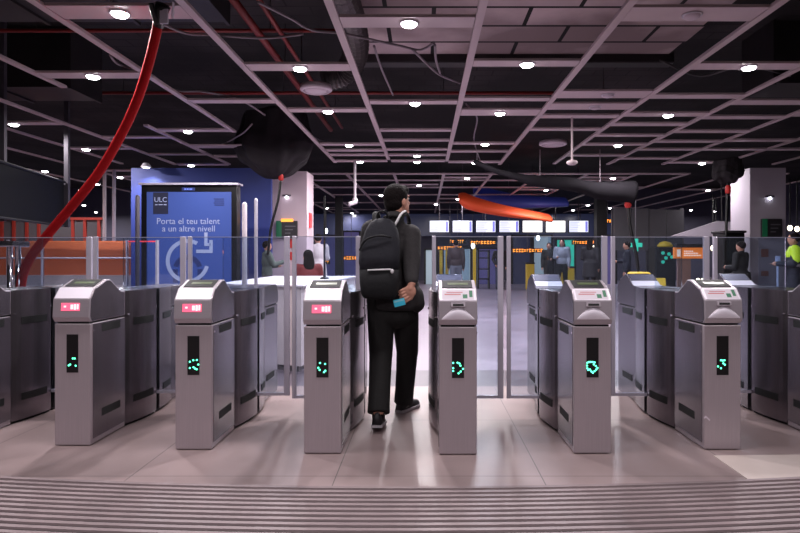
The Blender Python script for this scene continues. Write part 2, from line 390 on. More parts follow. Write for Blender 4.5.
def make_gate(cx, D, kind, label, left=None, right=None, dots=0):
    """left/right: world x where each glass leaf ends (or None for retracted)"""
    g = thing('ticket_gate', (cx, D, 0), label, 'ticket gate', 'ticket gates in a row')
    X = lambda x: cx + x
    hw = .115
    # lower cabinets front and rear
    for nm, a, b in (('front_cabinet', 0., GF), ('rear_cabinet', GL - GF, GL)):
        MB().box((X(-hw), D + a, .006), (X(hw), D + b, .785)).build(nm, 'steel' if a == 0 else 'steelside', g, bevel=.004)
        MB().box((X(-hw + .012), D + a + .012, .785), (X(hw - .012), D + b, .795)).build('seam', 'darkgap', g)
        MB().box((X(-hw + .02), D + a + .02, .0), (X(hw - .02), D + b - .02, .006)).build('plinth', 'darkgap', g)
    # cabinet sides: same steel as the front, shade put in as darker colour
    for sx in (-1, 1):
        x = sx * (hw + .0015)
        MB().cbox((X(x), D + GF / 2 + .012, .41), (.003, GF - .03, .74)).build('shaded_side', 'steelside', g)
    # bulging middle casings
    for a, b, nm in ((GF + .003, GC - .028, 'middle_casing'), (GC + .028, GL - GF - .003, 'middle_casing')):
        n = 10; ys = [a + (b - a) * k / n for k in range(n + 1)]
        prof = [(X(-ghw(y)), D + y) for y in ys] + [(X(ghw(y)), D + y) for y in reversed(ys)]
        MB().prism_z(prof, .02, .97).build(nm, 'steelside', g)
        prof = [(X(-ghw(y) + .02), D + y) for y in ys] + [(X(ghw(y) - .02), D + y) for y in reversed(ys)]
        MB().prism_z(prof, .0, .02).build('plinth', 'darkgap', g)
    MB().box((X(-.155), D + GC - .027, .0), (X(.155), D + GC - .021, .962)).box((X(-.155), D + GC + .021, .0), (X(.155), D + GC + .027, .962)).build('slot_lining', 'darkgap', g)
    # heads
    prof = [(0., .797), (-.022, .828), (-.012, .945), (.05, 1.015), (.07, 1.017), (.19, 1.062), (.235, 1.062), (.385, .974), (GF, .970), (GF, .797)]
    hd = MB().prism_x([(D + y, z) for y, z in prof], X(-hw - .002), X(hw + .002)).build('front_head', 'head', g, bevel=.004)
    for sx in (-1, 1):
        MB().prism_x([(D + y, z) for y, z in [(.012, .802), (-.004, .83), (.002, .94), (.056, 1.008), (.075, 1.010), (.19, 1.055), (.235, 1.055), (.38, .968), (GF - .01, .962), (GF - .01, .802)]],
                     X(sx * (hw + .0025)), X(sx * (hw + .004))).build('head_side', 'steelside', g)
    rprof = prof if kind == 'entry' else [(0., .797), (-.022, .828), (-.012, .90), (.05, .966), (.2, .970), (GF, .970), (GF, .797)]
    rh = MB().prism_x([(D + GL - y, z) for y, z in rprof], X(-hw - .002), X(hw + .002)).build('rear_head', 'steelside', g, bevel=.004)
    if kind == 'entry':
        MB().prism_x([(D + GL - y, z) for y, z in ((.245, 1.0575), (.33, 1.0075), (.332, 1.011), (.247, 1.061))], X(-.105), X(.105)).build('rear_cover', 'rearcover', rh)
        MB().prism_x([(D + GL - y, z) for y, z in ((.335, 1.0045), (.385, .975), (.43, .971), (.43, .974), (.386, .978), (.337, 1.008))], X(-.112), X(.112)).build('pale_strip', 'plate', rh)
    # sloping screens on the heads
    def slope(y, off, z0=1.017, y0=.07, z1=1.062, y1=.19):
        t = (y - y0) / (y1 - y0); return (y - off * .35, z0 + (z1 - z0) * t + off)
    for sgn, base in ((1, 0.), (-1, GL)) if kind == 'entry' else ((1, 0.),):
        q = [slope(.078, .001), slope(.184, .001), slope(.184, .004), slope(.078, .004)]
        sc = MB().prism_x([(D + base + sgn * y, z) for y, z in q], X(-.095), X(.095)).build('head_screen', 'screen', g)
        q = [slope(.115, .004), slope(.145, .004), slope(.145, .005), slope(.115, .005)]
        MB().prism_x([(D + base + sgn * y, z) for y, z in q], X(-.06), X(.07)).build('screen_stripe', 'screenbar', sc)
    # upper tilted plate, bright reflection put into its pale colour  (between (-.012,.945) and (.05,1.015)); front plate from (-.022,.828) to (-.012,.945)
    def tilt(t, off): return (-.012 + .062 * t - off * .75, .945 + .07 * t + off * .66)
    def lowf(t, off): return (-.022 + .010 * t - off, .828 + .117 * t)
    q = [tilt(.04, 0.), tilt(.97, 0.), tilt(.97, .002), tilt(.04, .002)]
    pl = MB().prism_x([(D + y, z) for y, z in q], X(-hw + .006), X(hw - .006)).build('tilted_plate', 'plate', g)
    if kind == 'exit':
        q = [lowf(.36, 0), lowf(.78, 0), lowf(.78, .002), lowf(.36, .002)]
        w = MB().prism_x([(D + y, z) for y, z in q], X(-.062), X(.056)).build('warning_light', 'red', g)
        hb = MB()
        for x0, x1, t0, t1 in ((-.002, .016, .44, .70), (.020, .034, .42, .72), (.038, .050, .44, .72), (-.045, -.030, .54, .64)):
            q = [lowf(t0, .002), lowf(t1, .002), lowf(t1, .003), lowf(t0, .003)]
            hb.prism_x([(D + y, z) for y, z in q], X(x0), X(x1))
        hb.build('bright_segment', 'redhot', w)
    else:
        # white notice with a reddish text line and green mark
        q = [tilt(.10, .002), tilt(.90, .002), tilt(.90, .003), tilt(.10, .003)]
        st = MB().prism_x([(D + y, z) for y, z in q], X(-.098), X(.100)).build('notice_sticker', 'sticker', g)
        def onst(t0, t1, x0, x1, m, nm):
            q = [tilt(t0, .003), tilt(t1, .003), tilt(t1, .0038), tilt(t0, .0038)]
            return MB().prism_x([(D + y, z) for y, z in q], X(x0), X(x1)).build(nm, m, st)
        onst(.48, .56, -.082, .018, 'stred', 'text_line'); onst(.66, .72, -.070, .03, 'stred', 'text_line')
        onst(.20, .52, .030, .058, 'stgreen', 'green_mark'); onst(.30, .84, .070, .090, 'stgreen', 'green_mark')
        # card mouth: rim, dark slot and the swollen bezel under it
        q = [lowf(.66, 0), lowf(.92, 0), lowf(.90, .010), lowf(.70, .014)]
        rim = MB().prism_x([(D + y, z) for y, z in q], X(-.044), X(.044)).build('card_mouth', 'head', g, bevel=.003)
        q = [lowf(.73, .008), lowf(.87, .008), lowf(.86, .0125), lowf(.75, .0150)]
        MB().prism_x([(D + y, z) for y, z in q], X(-.033), X(.033)).build('card_slot', 'darkgap', rim)
        n = 14; rr = []
        for i in range(n + 1):
            x = -.10 + .2 * i / n; hgt = .60 * max(0, 1 - (abs(x) / .10) ** 1.6); d = .011 * max(.05, 1 - (abs(x) / .10) ** 2)
            rr.append([(X(x), D + lowf(.02, 0)[0], lowf(.02, 0)[1]), (X(x), D + lowf(.05, d * .5)[0], lowf(.05, 0)[1]),
                       (X(x), D + lowf(.05 + hgt * .8, d)[0], lowf(.05 + hgt * .8, 0)[1]), (X(x), D + lowf(.07 + hgt, 0)[0], lowf(.07 + hgt, 0)[1])])
        MB().rings(rr).build('swollen_bezel', 'plate', g, smooth=True)
    # front arrow display
    z0, z1, w = .472, .717, .037
    dw = MB().box((X(-w), D - .0025, z0), (X(w), D, z1)).build('arrow_display', 'black', g)
    dd = led_dots(dots)
    if dd:
        lm = MB()
        for fx, fy, k in dd: lm.disc_y((X(-w + 2 * w * fx), D - .0026, z1 - (z1 - z0) * fy), .0055, .0012, 10)
        lm.build('arrow_light', 'led', dw)
    # vent slots, following the casing
    for sx in (-1, 1):
        for y0, y1 in ((.13, .37), (.52, .76), (.94, 1.14), (1.31, 1.55)):
            for zc in (.745, .185):
                mb = MB(); ys = [y0 + (y1 - y0) * k / 6 for k in range(7)]
                mb.rings([[(X(sx * (ghw(y) - .004)), D + y, zc - .026), (X(sx * (ghw(y) + .0045)), D + y, zc - .026), (X(sx * (ghw(y) + .0045)), D + y, zc + .026), (X(sx * (ghw(y) - .004)), D + y, zc + .026)] for y in ys])
                mb.build('vent_slot', 'vent', g)
        for y, zc in ((.035, .74), (GF + .03, .80), (GF + .36, .83)):
            x = sx * (ghw(y) + .003)
            MB().rings([[(X(x - sx * .005), D + y + .008 * math.cos(a), zc + .008 * math.sin(a)) for a in [2 * PI * k / 12 for k in range(12)]],
                        [(X(x + sx * .004), D + y + .008 * math.cos(a), zc + .008 * math.sin(a)) for a in [2 * PI * k / 12 for k in range(12)]]]).build('lock', 'chrome', g)
    # glass leaves sliding out of the slot
    for sx, endx in ((-1, left), (1, right)):
        yy = D + GC + .009 * sx
        retract = endx is None
        xe = (X(sx * .15) if retract else endx)
        if retract: xs0 = X(-sx * .13)
        else: xs0 = X(sx * -.10)
        zb, zt = .147, 1.367
        lf = MB().box((min(xs0, xe), yy - .005, zb + .02), (max(xs0, xe), yy + .005, zt)).build('glass_leaf', 'glass', g)
        pw = .042 if sx > 0 else .030
        xa, xb = (xe - pw, xe) if sx > 0 else (xe, xe + pw)
        MB().box((xa, yy - .014, zb), (xb, yy + .014, zt + .004)).build('leaf_post', 'alu', lf, bevel=.004)
        MB().box((min(xs0, xe), yy - .009, zb), (max(xs0, xe), yy + .009, zb + .022)).build('bottom_rail', 'alu', lf)
        MB().box((min(xs0, xe), yy - .0052, zt - .004), (max(xs0, xe), yy + .0052, zt + .001)).build('glass_edge', 'glassedge', lf)
    if dots == 6:
        MB().prism_y([(X(-.118), .205), (X(-.104), .215), (X(-.078), .190), (X(-.082), .183), (X(-.104), .203), (X(-.116), .197)], D - .002, D).build('tape_scrap', 'sticker', g)
    return g

fronts = {0: (-54, 444), 1: (72.5, 446), 2: (193.5, 450), 3: (322.5, 454), 4: (458, 455), 5: (592.5, 454), 6: (722.5, 450), 7: (847, 445)}
meets = {(-1, 0): -16, (0, 1): 93, (1, 2): 187, (2, 3): 291, (4, 5): 505, (5, 6): 609, (6, 7): 711, (7, 8): 815}
glabels = {
    0: 'brushed steel ticket gate cut off by the left photo edge, side showing',
    1: 'leftmost whole steel ticket gate, red lit panel and three green dashes',
    2: 'steel ticket gate with red lit panel before the blue poster',
    3: 'steel ticket gate with red lit panel immediately left of the walking man',
    4: 'steel ticket gate with card slot immediately right of the walking man',
    5: 'steel ticket gate with card slot showing a bright green arrow loop',
    6: 'rightmost whole steel ticket gate, card slot, white scuff on its side',
    7: 'brushed steel ticket gate cut off by the right photo edge, side showing'}
GX = {k: (wx(p, floorY(b)), floorY(b)) for k, (p, b) in fronts.items()}
GX[-1] = (GX[0][0] - .82, GX[0][1]); GX[8] = (GX[7][0] + .83, GX[7][1])
for k in range(0, 8):
    cx, D = GX[k]
    l = meets.get((k - 1, k)); r = meets.get((k, k + 1))
    gp = D + GC
    make_gate(cx, D, 'exit' if k <= 3 else 'entry', glabels[k],
              None if l is None else wx(l, gp) + .012, None if r is None else wx(r, gp) - .012, k if 1 <= k <= 6 else 3)
# ================================================================== CEILING GRID AND DOWNLIGHTS
RX = {-3: -8.1, -2: -6.87, -1: -5.70, 0: -4.47, 1: -3.21, 2: -2.0, 3: -.79, 4: .48, 5: 1.70, 6: 2.93, 7: 4.17, 8: 5.43, 9: 6.7, 10: 7.95, 11: 9.2}
grid = thing('ceiling_grid', (0, 8, ZC), 'open ceiling grid of pinkish grey metal rails and crossbars', 'ceiling grid')
def rail(x, y0, y1): MB().box((x - .036, y0, ZC), (x + .036, y1, ZC + .03)).build('rail', 'grid', grid)
ends = {-3: 13.6, -2: 13.6, -1: 13.7, 0: 7.43, 1: 10.1, 2: 13.4, 3: 13.0, 4: 13.2, 5: 13.7, 6: 13.6, 7: 13.7, 8: 13.7, 9: 13.7, 10: 13.7, 11: 13.7}
for k, x in RX.items():
    rail(x, -2.5, ends[k])
    rail(x, 15.2, 29.)
rail(RX[0], 9.6, 13.7)
rail(-9.6, 5, 28.); rail(10.5, 5, 28.)
bars = [  # bay, image row, half depth, lamp column (None: no lamp), lit
    (-2, 124, .10, 14, 1), (-2, 149, .10, 86, 1), (-1, 138, .07, None, 0), (-1, 155, .07, None, 0),
    (0, 76, .11, 93, 1), (0, 131, .10, 188, 1), (0, 147, .14, None, 0), (0, 157, .10, None, 0),
    (1, 13, .14, 120, 1), (1, 102, .09, None, 0),
    (2, 68, .12, 300, 1), (2, 111, .10, 328, 1), (2, 145, .10, 349, 1), (2, 151, .10, None, 0), (2, 155.5, .10, None, 0), (2, 161.5, .12, 360, 1),
    (3, 23, .12, 409, 1), (3, 103, .09, 415, 1), (3, 131, .08, None, 0), (3, 141, .08, None, 0), (3, 150, .08, None, 0), (3, 155.5, .10, 417, 1), (3, 161.5, .12, 417, 1),
    (4, 64, .10, 527, 1), (4, 100, .08, None, 0), (4, 113, .18, 500, 1), (4, 144, .09, 485, 1), (4, 152, .09, None, 0), (4, 162.5, .12, 475, 1),
    (5, 15, .15, 692, 0), (5, 95, .17, 608, 0), (5, 107, .17, 595, 0), (5, 117, .10, None, 0), (5, 130, .09, None, 0),
    (6, 67, .11, 749, 1), (6, 97, .10, None, 0), (6, 115, .12, 668, 1), (6, 125, .10, None, 0), (6, 136, .09, None, 0), (6, 145, .10, 618, 1), (6, 156, .1, None, 0),
    (7, 103, .12, None, 0), (7, 118, .10, None, 0), (7, 132, .10, None, 0), (7, 142, .10, None, 0), (7, 150, .10, None, 0), (7, 159, .1, None, 0),
    (8, 115, .12, None, 0), (8, 141, .10, None, 0), (8, 150, .10, None, 0), (8, 163, .12, 702, 1),
    (9, 133, .10, None, 0), (9, 150, .10, None, 0), (10, 141, .10, None, 0), (10, 155, .10, None, 0),
]
# downlight master
def make_downlight(lit):
    d = thing('downlight' if lit else 'unlit_downlight', (0, 0, 0), 'x', 'downlight')
    MB().lathe((0, 0, 0), [(.082, .004), (.086, -.004), (.078, -.010), (.070, -.006), (.070, .004)], 24).build('trim_ring', 'lampring', d, smooth=True)
    MB().lathe((0, 0, 0), [(.069, .003), (.069, -.012), (.058, -.026), (.03, -.034), (.002, -.036)], 24).build('lens', 'lampon' if lit else 'lampoff', d, smooth=True)
    return d
def copy_thing(o):
    c = o.copy(); COL.objects.link(c)
    for ch in list(o.children):
        k = ch.copy(); COL.objects.link(k); k.parent = c
        for g in list(ch.children):
            q = g.copy(); COL.objects.link(q); q.parent = k
    return c
LIT, OFF = make_downlight(True), make_downlight(False)
used = {True: False, False: False}
LP = bpy.data.lights.new('downlight_lamp', 'AREA'); LP.shape = 'DISK'; LP.size = .15; LP.energy = 14; LP.color = (1., .93, .955); LP.spread = 2.4
LPF = bpy.data.lights.new('downlight_lamp_far', 'AREA'); LPF.shape = 'DISK'; LPF.size = .15; LPF.spread = 2.4; LPF.energy = 11; LPF.color = (.93, .92, 1.)
LPS = LP.copy(); LPS.energy = 45; LPS.spread = PI
def put_lamp(p, lit, label, group, far=False, strong=False):
    src = LIT if lit else OFF
    if used[lit]: o = copy_thing(src)
    else: o = src; used[lit] = True
    o.location = p; o['label'] = label; o['group'] = group
    if lit:
        l = bpy.data.objects.new('lamp_light', LPF if far else LPS if strong else LP); COL.objects.link(l); l.parent = o; l.location = (0, 0, -.045)
    return o
ordn = ['nearest', 'second', 'third', 'fourth', 'fifth', 'sixth', 'seventh', 'eighth', 'ninth', 'tenth', 'eleventh', 'twelfth', 'thirteenth', 'fourteenth', 'fifteenth', 'sixteenth', 'seventeenth', 'eighteenth', 'nineteenth', 'twentieth', 'twenty first', 'twenty second', 'twenty third', 'twenty fourth']
place = {-2: 'bay above the dark hanging board at far left', 0: 'bay immediately left of the red hose top', 1: 'bay the red hose hangs from',
         2: 'bay of the round ceiling diffuser and red pipes', 3: 'bay straight above the walking man', 4: 'bay right of the one above the man',
         5: 'bay of unlit lamps at upper right', 6: 'bay right of the unlit lamps', 8: 'bay above the right hand column'}
cnt = {}
seen_bays = {}
for b in bars:
    if b[3] is not None: seen_bays[b[0]] = seen_bays.get(b[0], 0) + 1
for bay, py, hd, lx, lit in bars:
    Y = ceilY(py); x0, x1 = RX[bay] + .042, RX[bay + 1] - .042
    MB().box((x0, Y - hd, ZC + .004), (x1, Y + hd, ZC + .03)).build('crossbar', 'grid', grid)
    if lx is not None:
        k = cnt.get(bay, 0); cnt[bay] = k + 1
        pos = ordn[k] if seen_bays[bay] > 1 else 'the only one'
        lab = ('lit' if lit else 'unlit') + ' round downlight, ' + pos + ' in the ' + place[bay]
        put_lamp((wx(lx, Y), Y, ZC - .002), bool(lit), lab, 'downlights in the ceiling grid', strong=bay == -2)
# lamps over and behind the camera (out of view) light the gate fronts
for x in (-3.8, -2.6, -1.4, -.15, 1.1, 2.3, 3.5):
    MB().box((x - .55, 2.1, ZC + .004), (x + .55, 2.3, ZC + .03)).build('crossbar', 'grid', grid)
LPN = LP.copy(); LPN.energy = 7; LPN.size = .22
LPB = LP.copy(); LPB.energy = 30; LPB.spread = PI
for rowY, dat, cols in ((3.4, LPN, (-3.07, -2.27, -1.46, -.64, .2, 1.03, 1.87, 2.7)), (.8, LPB, (-3.8, -1.4, 1.1, 3.5)), (-1.8, LPB, (-3.8, -1.4, 1.1, 3.5))):
    for x in cols:
        l = bpy.data.objects.new('overhead_light', dat); COL.objects.link(l); l.location = (x, rowY, ZC - .03)
far = [(45, 171), (120, 177), (97, 184), (81, 190), (191, 165), (84, 205), (70, 209), (96, 212), (114, 210),
       (419, 185), (381, 195), (436, 204), (458, 199), (467, 178), (546, 190), (588, 205), (573, 210), (610, 208), (613, 178),
       (327, 208), (352, 213), (691, 210), (708, 190), (715, 211)]
far.sort()
kf = 0
for n, (px, py) in enumerate(far):
    Y = ceilY(py); X = wx(px, Y)
    bx = min(RX.values(), key=lambda r: abs(r + .61 - X))
    MB().box((bx + .042, Y - .11, ZC + .004), (bx + 1.18, Y + .11, ZC + .03)).build('crossbar', 'grid', grid)
    put_lamp((X, Y, ZC - .002), True, 'small distant lit downlight, %s from left among the lamps beyond the gates' % (ordn[n] if n else 'first'), 'far downlights', True)
for Y, b0, b1 in ((15.3, -2, 9), (16.6, 0, 8), (18.3, -1, 9), (20.5, 1, 7), (23.5, -1, 8), (27, 0, 7)):
    MB().box((RX[b0], Y - .08, ZC + .002), (RX[b1], Y + .08, ZC + .03)).build('crossbar', 'grid', grid)

# ceiling void: ducts, pipes, cables
def cab(name, pts, r, m, label, cat, n=8, k=8):
    return tag(MB().tube(smooth_path(pts, k), r, n).build(name, m, smooth=True), label, cat)
def vp(px, py, z): Y = F * (z - CH) / (HY - py); return Vector((wx(px, Y), Y, z))
def red_pipe(a, b, r_, label):
    a, b = Vector(a), Vector(b)
    t = thing('red_pipe', (a + b) / 2, label, 'pipe')
    MB().tube([a, b], r_, 10).build('pipe_run', 'pipe', t, smooth=True)
    n = max(2, int((b - a).length / 3))
    for i in range(n + 1):
        p = a.lerp(b, (i + .3) / (n + .6)); MB().tube([p + Vector((0, 0, r_ * .8)), (p.x, p.y, ZS)], .008, 6).build('hanger_rod', 'darkcable', t)
red_pipe((-2.04, 4.5, 3.95), (-2.04, 13, 3.95), .045, 'thicker red sprinkler pipe running back above the upper left grid')
red_pipe((-1.80, 4.5, 4.0), (-1.80, 13, 4.0), .030, 'thinner red sprinkler pipe beside the thicker one, upper left grid')
red_pipe((-9, 7.8, 4.15), (-1.1, 7.8, 4.15), .025, 'nearer thin red pipe crossing the ceiling void from side to side')
red_pipe((-9, 10.6, 4.1), (4, 10.6, 4.1), .03, 'farther thin red pipe crossing the ceiling void from side to side')
# corrugated flexible duct
pth = smooth_path([vp(338, -20, 4.0) + Vector((0, -.2, .40)), vp(338, -20, 4.0), vp(352, 20, 3.95), vp(356, 50, 3.8), vp(346, 72, 3.62), vp(322, 80, 3.52)], 14)
rs = [.15 + .012 * (1 if i % 2 else -1) for i in range(len(pth))]
tag(MB().tube(pth, rs, 16).build('flexible_duct', 'duct', smooth=False), 'bent corrugated grey flexible air duct above the man, left side', 'duct')
for a, b, lab in (((-6.5, 6.2, 3.95), (-2.3, 7.0, 4.595), 'wide dark sheet metal duct above the upper left ceiling grid'),
                  ((.6, 5.7, 4.0), (4.6, 6.4, 4.595), 'dark sheet metal duct across the upper right ceiling void'),
                  ((-9.5, 8.8, 3.7), (-5.2, 9.6, 4.595), 'dark boxed duct in the void above the hanging board'),
                  ((5.0, 8.6, 3.7), (9.5, 9.4, 4.595), 'long dark duct in the void above the right column')):
    mb = MB().box(a, b)
    n = int((b[0] - a[0]) / .9)
    for i in range(n + 1):
        x = a[0] + (b[0] - a[0]) * i / n
        mb.box((x - .02, a[1] - .03, a[2] - .03), (x + .02, b[1] + .03, b[2]))
    tag(mb.build('air_duct', 'bigduct'), lab, 'duct')
G = 3.38
cables = [
    ([vp(150, 18, G), vp(185, 33, G), vp(215, 35, G), vp(265, 38, G), vp(303, 34, G)], 'pale cable sagging across the upper left ceiling, from the hose top'),
    ([vp(258, 2, G), vp(290, 18, G), vp(312, 30, G), vp(345, 34, G), vp(400, 46, G), vp(420, 50, G), vp(434, 43, G)], 'pale cable bundle looping above the walking man'),
    ([vp(412, 49, G - .05), vp(425, 62, G), vp(440, 75, G), vp(460, 83, G)], 'pale cable hanging down right of the man, below the bundle'),
    ([vp(435, 45, G - .05), vp(436, 60, G), vp(440, 73, G)], 'short pale cable drop above and right of the man'),
    ([vp(374, 46, G), vp(382, 70, G), vp(393, 95, G)], 'thin pale cable hanging above the man head'),
    ([vp(297, 120, G), vp(305, 132, G), vp(320, 140, G), vp(333, 143, G)], 'pale cable strung beside the dark wrapped bundle'),
    ([vp(466, 104, G), vp(477, 118, G), vp(474, 140, G), vp(480, 160, G)], 'pale cable dropping to the start of the grey sleeve'),
    ([vp(110, 55, G), vp(118, 64, G), vp(138, 70, G)], 'short pale cable resting on the grid left of the red hose'),
    ([vp(152, 75, G), vp(175, 90, G), vp(205, 92, G), vp(240, 100, G), vp(265, 115, G)], 'pale cable sagging right of the red hose, middle height'),
    ([vp(180, 143, G), vp(215, 146, G), vp(240, 135, G), vp(252, 124, G)], 'pale cable sagging above the blue wall'),
    ([vp(660, 60, G), vp(700, 76, G), vp(745, 66, G), vp(790, 76, G)], 'dark cable sagging in the upper right void'),
]
for i, (p, lab) in enumerate(cables):
    cab('cable', p, .013, 'cable' if i != 10 else 'darkcable', lab, 'cable')
# concrete soffit panels seen through the upper right of the grid
cm = M['slab'].copy(); cm.name = 'concrete_soffit'; CB = [n for n in cm.node_tree.nodes if n.type == 'TEX_BRICK'][0]
CB.inputs['Color1'].default_value = (*rgb(205, 186, 186), 1); CB.inputs['Color2'].default_value = (*rgb(180, 162, 164), 1); [n for n in cm.node_tree.nodes if n.type == 'VALTORGB'][0].color_ramp.elements[0].color = (.45, .42, .42, 1); CB.inputs['Scale'].default_value = .42
sf = thing('concrete_soffit', (1.3, 7.9, 4.25), 'stained concrete soffit block above the upper right ceiling grid', 'concrete soffit')
MB().box((-1.0, 6.5, 4.25), (3.7, 9.2, 4.59)).build('soffit_block', cm, sf, bevel=.02)
MB().box((-1.05, 9.0, 4.12), (3.75, 9.25, 4.59)).build('downstand', 'bigduct', sf, bevel=.02)
# round diffusers
def diffuser(px, py, r, lab):
    Y = ceilY(py); c = (wx(px, Y), Y, ZC + .01)
    d = thing('ceiling_diffuser', c, lab, 'air diffuser')
    MB().lathe(c, [(r * .96, .06), (r, .0), (r * .86, -.02), (r * .80, .0), (r * .8, .05)], 32).build('outer_ring', 'lampoff', d, smooth=True)
    MB().lathe(c, [(r * .70, .03), (r * .70, -.01), (r * .4, -.02), (.01, -.022)], 32).build('inner_cone', 'lampoff', d, smooth=True)
diffuser(316, 91, .20, 'round pale air diffuser above and left of the man')
diffuser(553, 145, .26, 'round pale air diffuser above the departure screens')
# hanging camera and hanging speaker disc
c = at(355, 203, 13.0); t = thing('security_camera', (c.x, c.y, c.z), 'white security camera on a ceiling pole left of the man', 'security camera')
MB().tube([c + Vector((0, 0, .06)), Vector((c.x, c.y, ZC))], .028, 10).build('pole', 'white', t)
MB().ell(c + Vector((0, 0, .05)), (.06, .06, .07)).build('mount', 'white', t, smooth=True)
MB().tube([c + Vector((.04, -.05, .02)), c + Vector((-.12, -.13, -.04))], .045, 12).build('camera_body', 'white', t, smooth=False)
c = at(572, 163, 9.0); t = thing('ceiling_sensor', (c.x, c.y, c.z), 'grey pole with round disc hanging above the departure screens', 'ceiling sensor')
MB().tube([c, Vector((c.x, c.y, ZC))], .016, 8).build('pole', 'grid', t)
MB().lathe(c, [(.02, .05), (.075, .03), (.085, .0), (.05, -.03), (.01, -.035)], 20).build('disc', 'grid', t, smooth=True)

# ================================================================== HOSES, SLEEVES
def hY(py): return 4.85 + .65 * min(1, max(0, py) / 285) ** .8
def hat(px, py, d=0): return at(px, py, hY(py) + d)
t = thing('red_hose', hat(20, 290), 'long red hose hanging from the ceiling to the left gates', 'hose')
pts = [(158, 24), (151, 55), (139, 95), (122, 133), (99, 172), (72, 206), (45, 238), (28, 262), (21, 285), (19, 330)]
MB().tube(smooth_path([hat(px, py) for px, py in pts], 10), .040, 14).build('hose_body', 'hose', t, smooth=True)
MB().tube([hat(158, 27), hat(161, 12), hat(163, 5)], [.042, .055, .06], 12).build('black_coupling', 'black', t, smooth=True)
MB().tube(smooth_path([hat(151, 3, -.05), hat(153, 12, -.05), hat(157, 24, -.03)]), .022, 8).build('black_cable', 'black', t, smooth=True)
a, b = hat(160, 24, -.085), hat(165, 6, -.085)
MB().box((a.x, a.y - .01, a.z), (b.x, a.y + .006, b.z)).build('coupling_plate', 'alu', t, bevel=.004)
MB().tube([hat(173, 2, -.05), hat(173, 18, -.05)], .010, 8).build('hook', 'alu', t)
# chrome stand the hose drops into
ys = 5.75
t = thing('chrome_stand', (wx(10, ys), ys, 0), 'chrome tubular stand behind the cut off left gate', 'stand')
for px in (10, 18):
    MB().tube([(wx(px, ys), ys, 0), (wx(px, ys), ys, wz(246, ys))], .026, 14).build('upright', 'chrome', t, smooth=True)
MB().box((wx(-12, ys), ys - .12, wz(247, ys)), (wx(22, ys), ys + .12, wz(241, ys))).build('top_bar', 'chrome', t, bevel=.012)

def lumpy(mb, amp, f, seed):
    mb.v = [v + Vector((mnoise.noise(v * f + Vector((seed, 0, 0))), mnoise.noise(v * f + Vector((0, seed, 0))), mnoise.noise(v * f + Vector((0, 0, seed))))) * amp for v in mb.v]
    return mb
def wrap_bundle(px, py, Y, rx, ry, z0, z1, label, pole_pts, seed, clamp):
    c = at(px, py, Y); c.z = z0
    t = thing('wrapped_bundle', c, label, 'fabric bundle')
    n, m = 64, 26; rr = []
    for k in range(m + 1):
        f = k / m                                     # 0 bottom .. 1 top
        w = (math.sin(min(1, f / .5) * PI / 2) ** .62) * (1 - .16 * max(0, (f - .5) / .5)) + .002
        ring = []
        for i in range(n):
            a = 2 * PI * i / n
            fold = 1 + .05 * math.sin(7 * a + seed + 2.5 * f) + .035 * math.sin(13 * a - 4 * f) + .16 * mnoise.noise(Vector((math.cos(a) * 1.3, math.sin(a) * 1.3, f * 1.8 + seed)))
            ring.append((c.x + rx * w * fold * math.cos(a), c.y + ry * w * fold * math.sin(a), z0 + (z1 - z0) * f + .06 * math.sin(3 * a + seed) * (1 - f) * w + .03 * math.sin(f * 26 + 3 * math.cos(a)) * w))
        rr.append(ring)
    MB().rings(rr).build('wrap', 'fabric', t, smooth=True)
    MB().tube(smooth_path([at(a, b, Y - .05) for a, b in pole_pts], 6), .026, 8).build('drop_pipe', 'black', t, smooth=True)
    a, b = clamp
    MB().lathe(at(a, b, Y - .05), [(.03, .09), (.05, .06), (.05, -.05), (.03, -.07)], 12).build('clamp', 'redclamp', t, smooth=True)
wrap_bundle(274, 142, 11.6, .72, .45, 2.70, 4.0, 'big black fabric bundle hanging over the left column', [(282, 170), (278, 200), (271, 228), (268, 255)], 3., (281, 177))
wrap_bundle(727, 172, 11.4, .28, .24, 2.58, 3.05, 'small dark fabric bundle beside the right column top', [(728, 182), (727, 205), (726, 240)], 8., (728, 190))
# long grey sleeve
YS = 12.0
t = thing('fabric_sleeve', at(600, 190, YS), 'long grey fabric sleeve drooping from ceiling above the departure screens', 'fabric sleeve')
sl = smooth_path([at(px, py, YS) for px, py in ((474, 161), (487, 167), (510, 175), (540, 181), (575, 186), (605, 190), (633, 193))], 8)
n = len(sl); rad = [.04 + .20 * (i / (n - 1)) ** 1.5 for i in range(n)]
mb = MB().tube(sl, rad, 20); lumpy(mb, .05, 2.2, 4.); mb.build('sleeve_body', 'sleeve', t, smooth=True)
for px, py in ((477, 161), (540, 178), (600, 184)): MB().tube([at(px, py, YS), (wx(px, YS), YS, ZC + .05)], .008, 6).build('hanger_cord', 'cable', t)
MB().tube(smooth_path([at(628, 198, YS), at(630, 225, YS), at(637, 260, YS), at(640, 300, YS)], 6), .035, 10).build('drop_pipe', 'black', t, smooth=True)
MB().lathe(at(628, 203, YS), [(.05, .10), (.07, .05), (.07, -.05), (.045, -.10)], 12).build('clamp', 'redclamp', t, smooth=True)
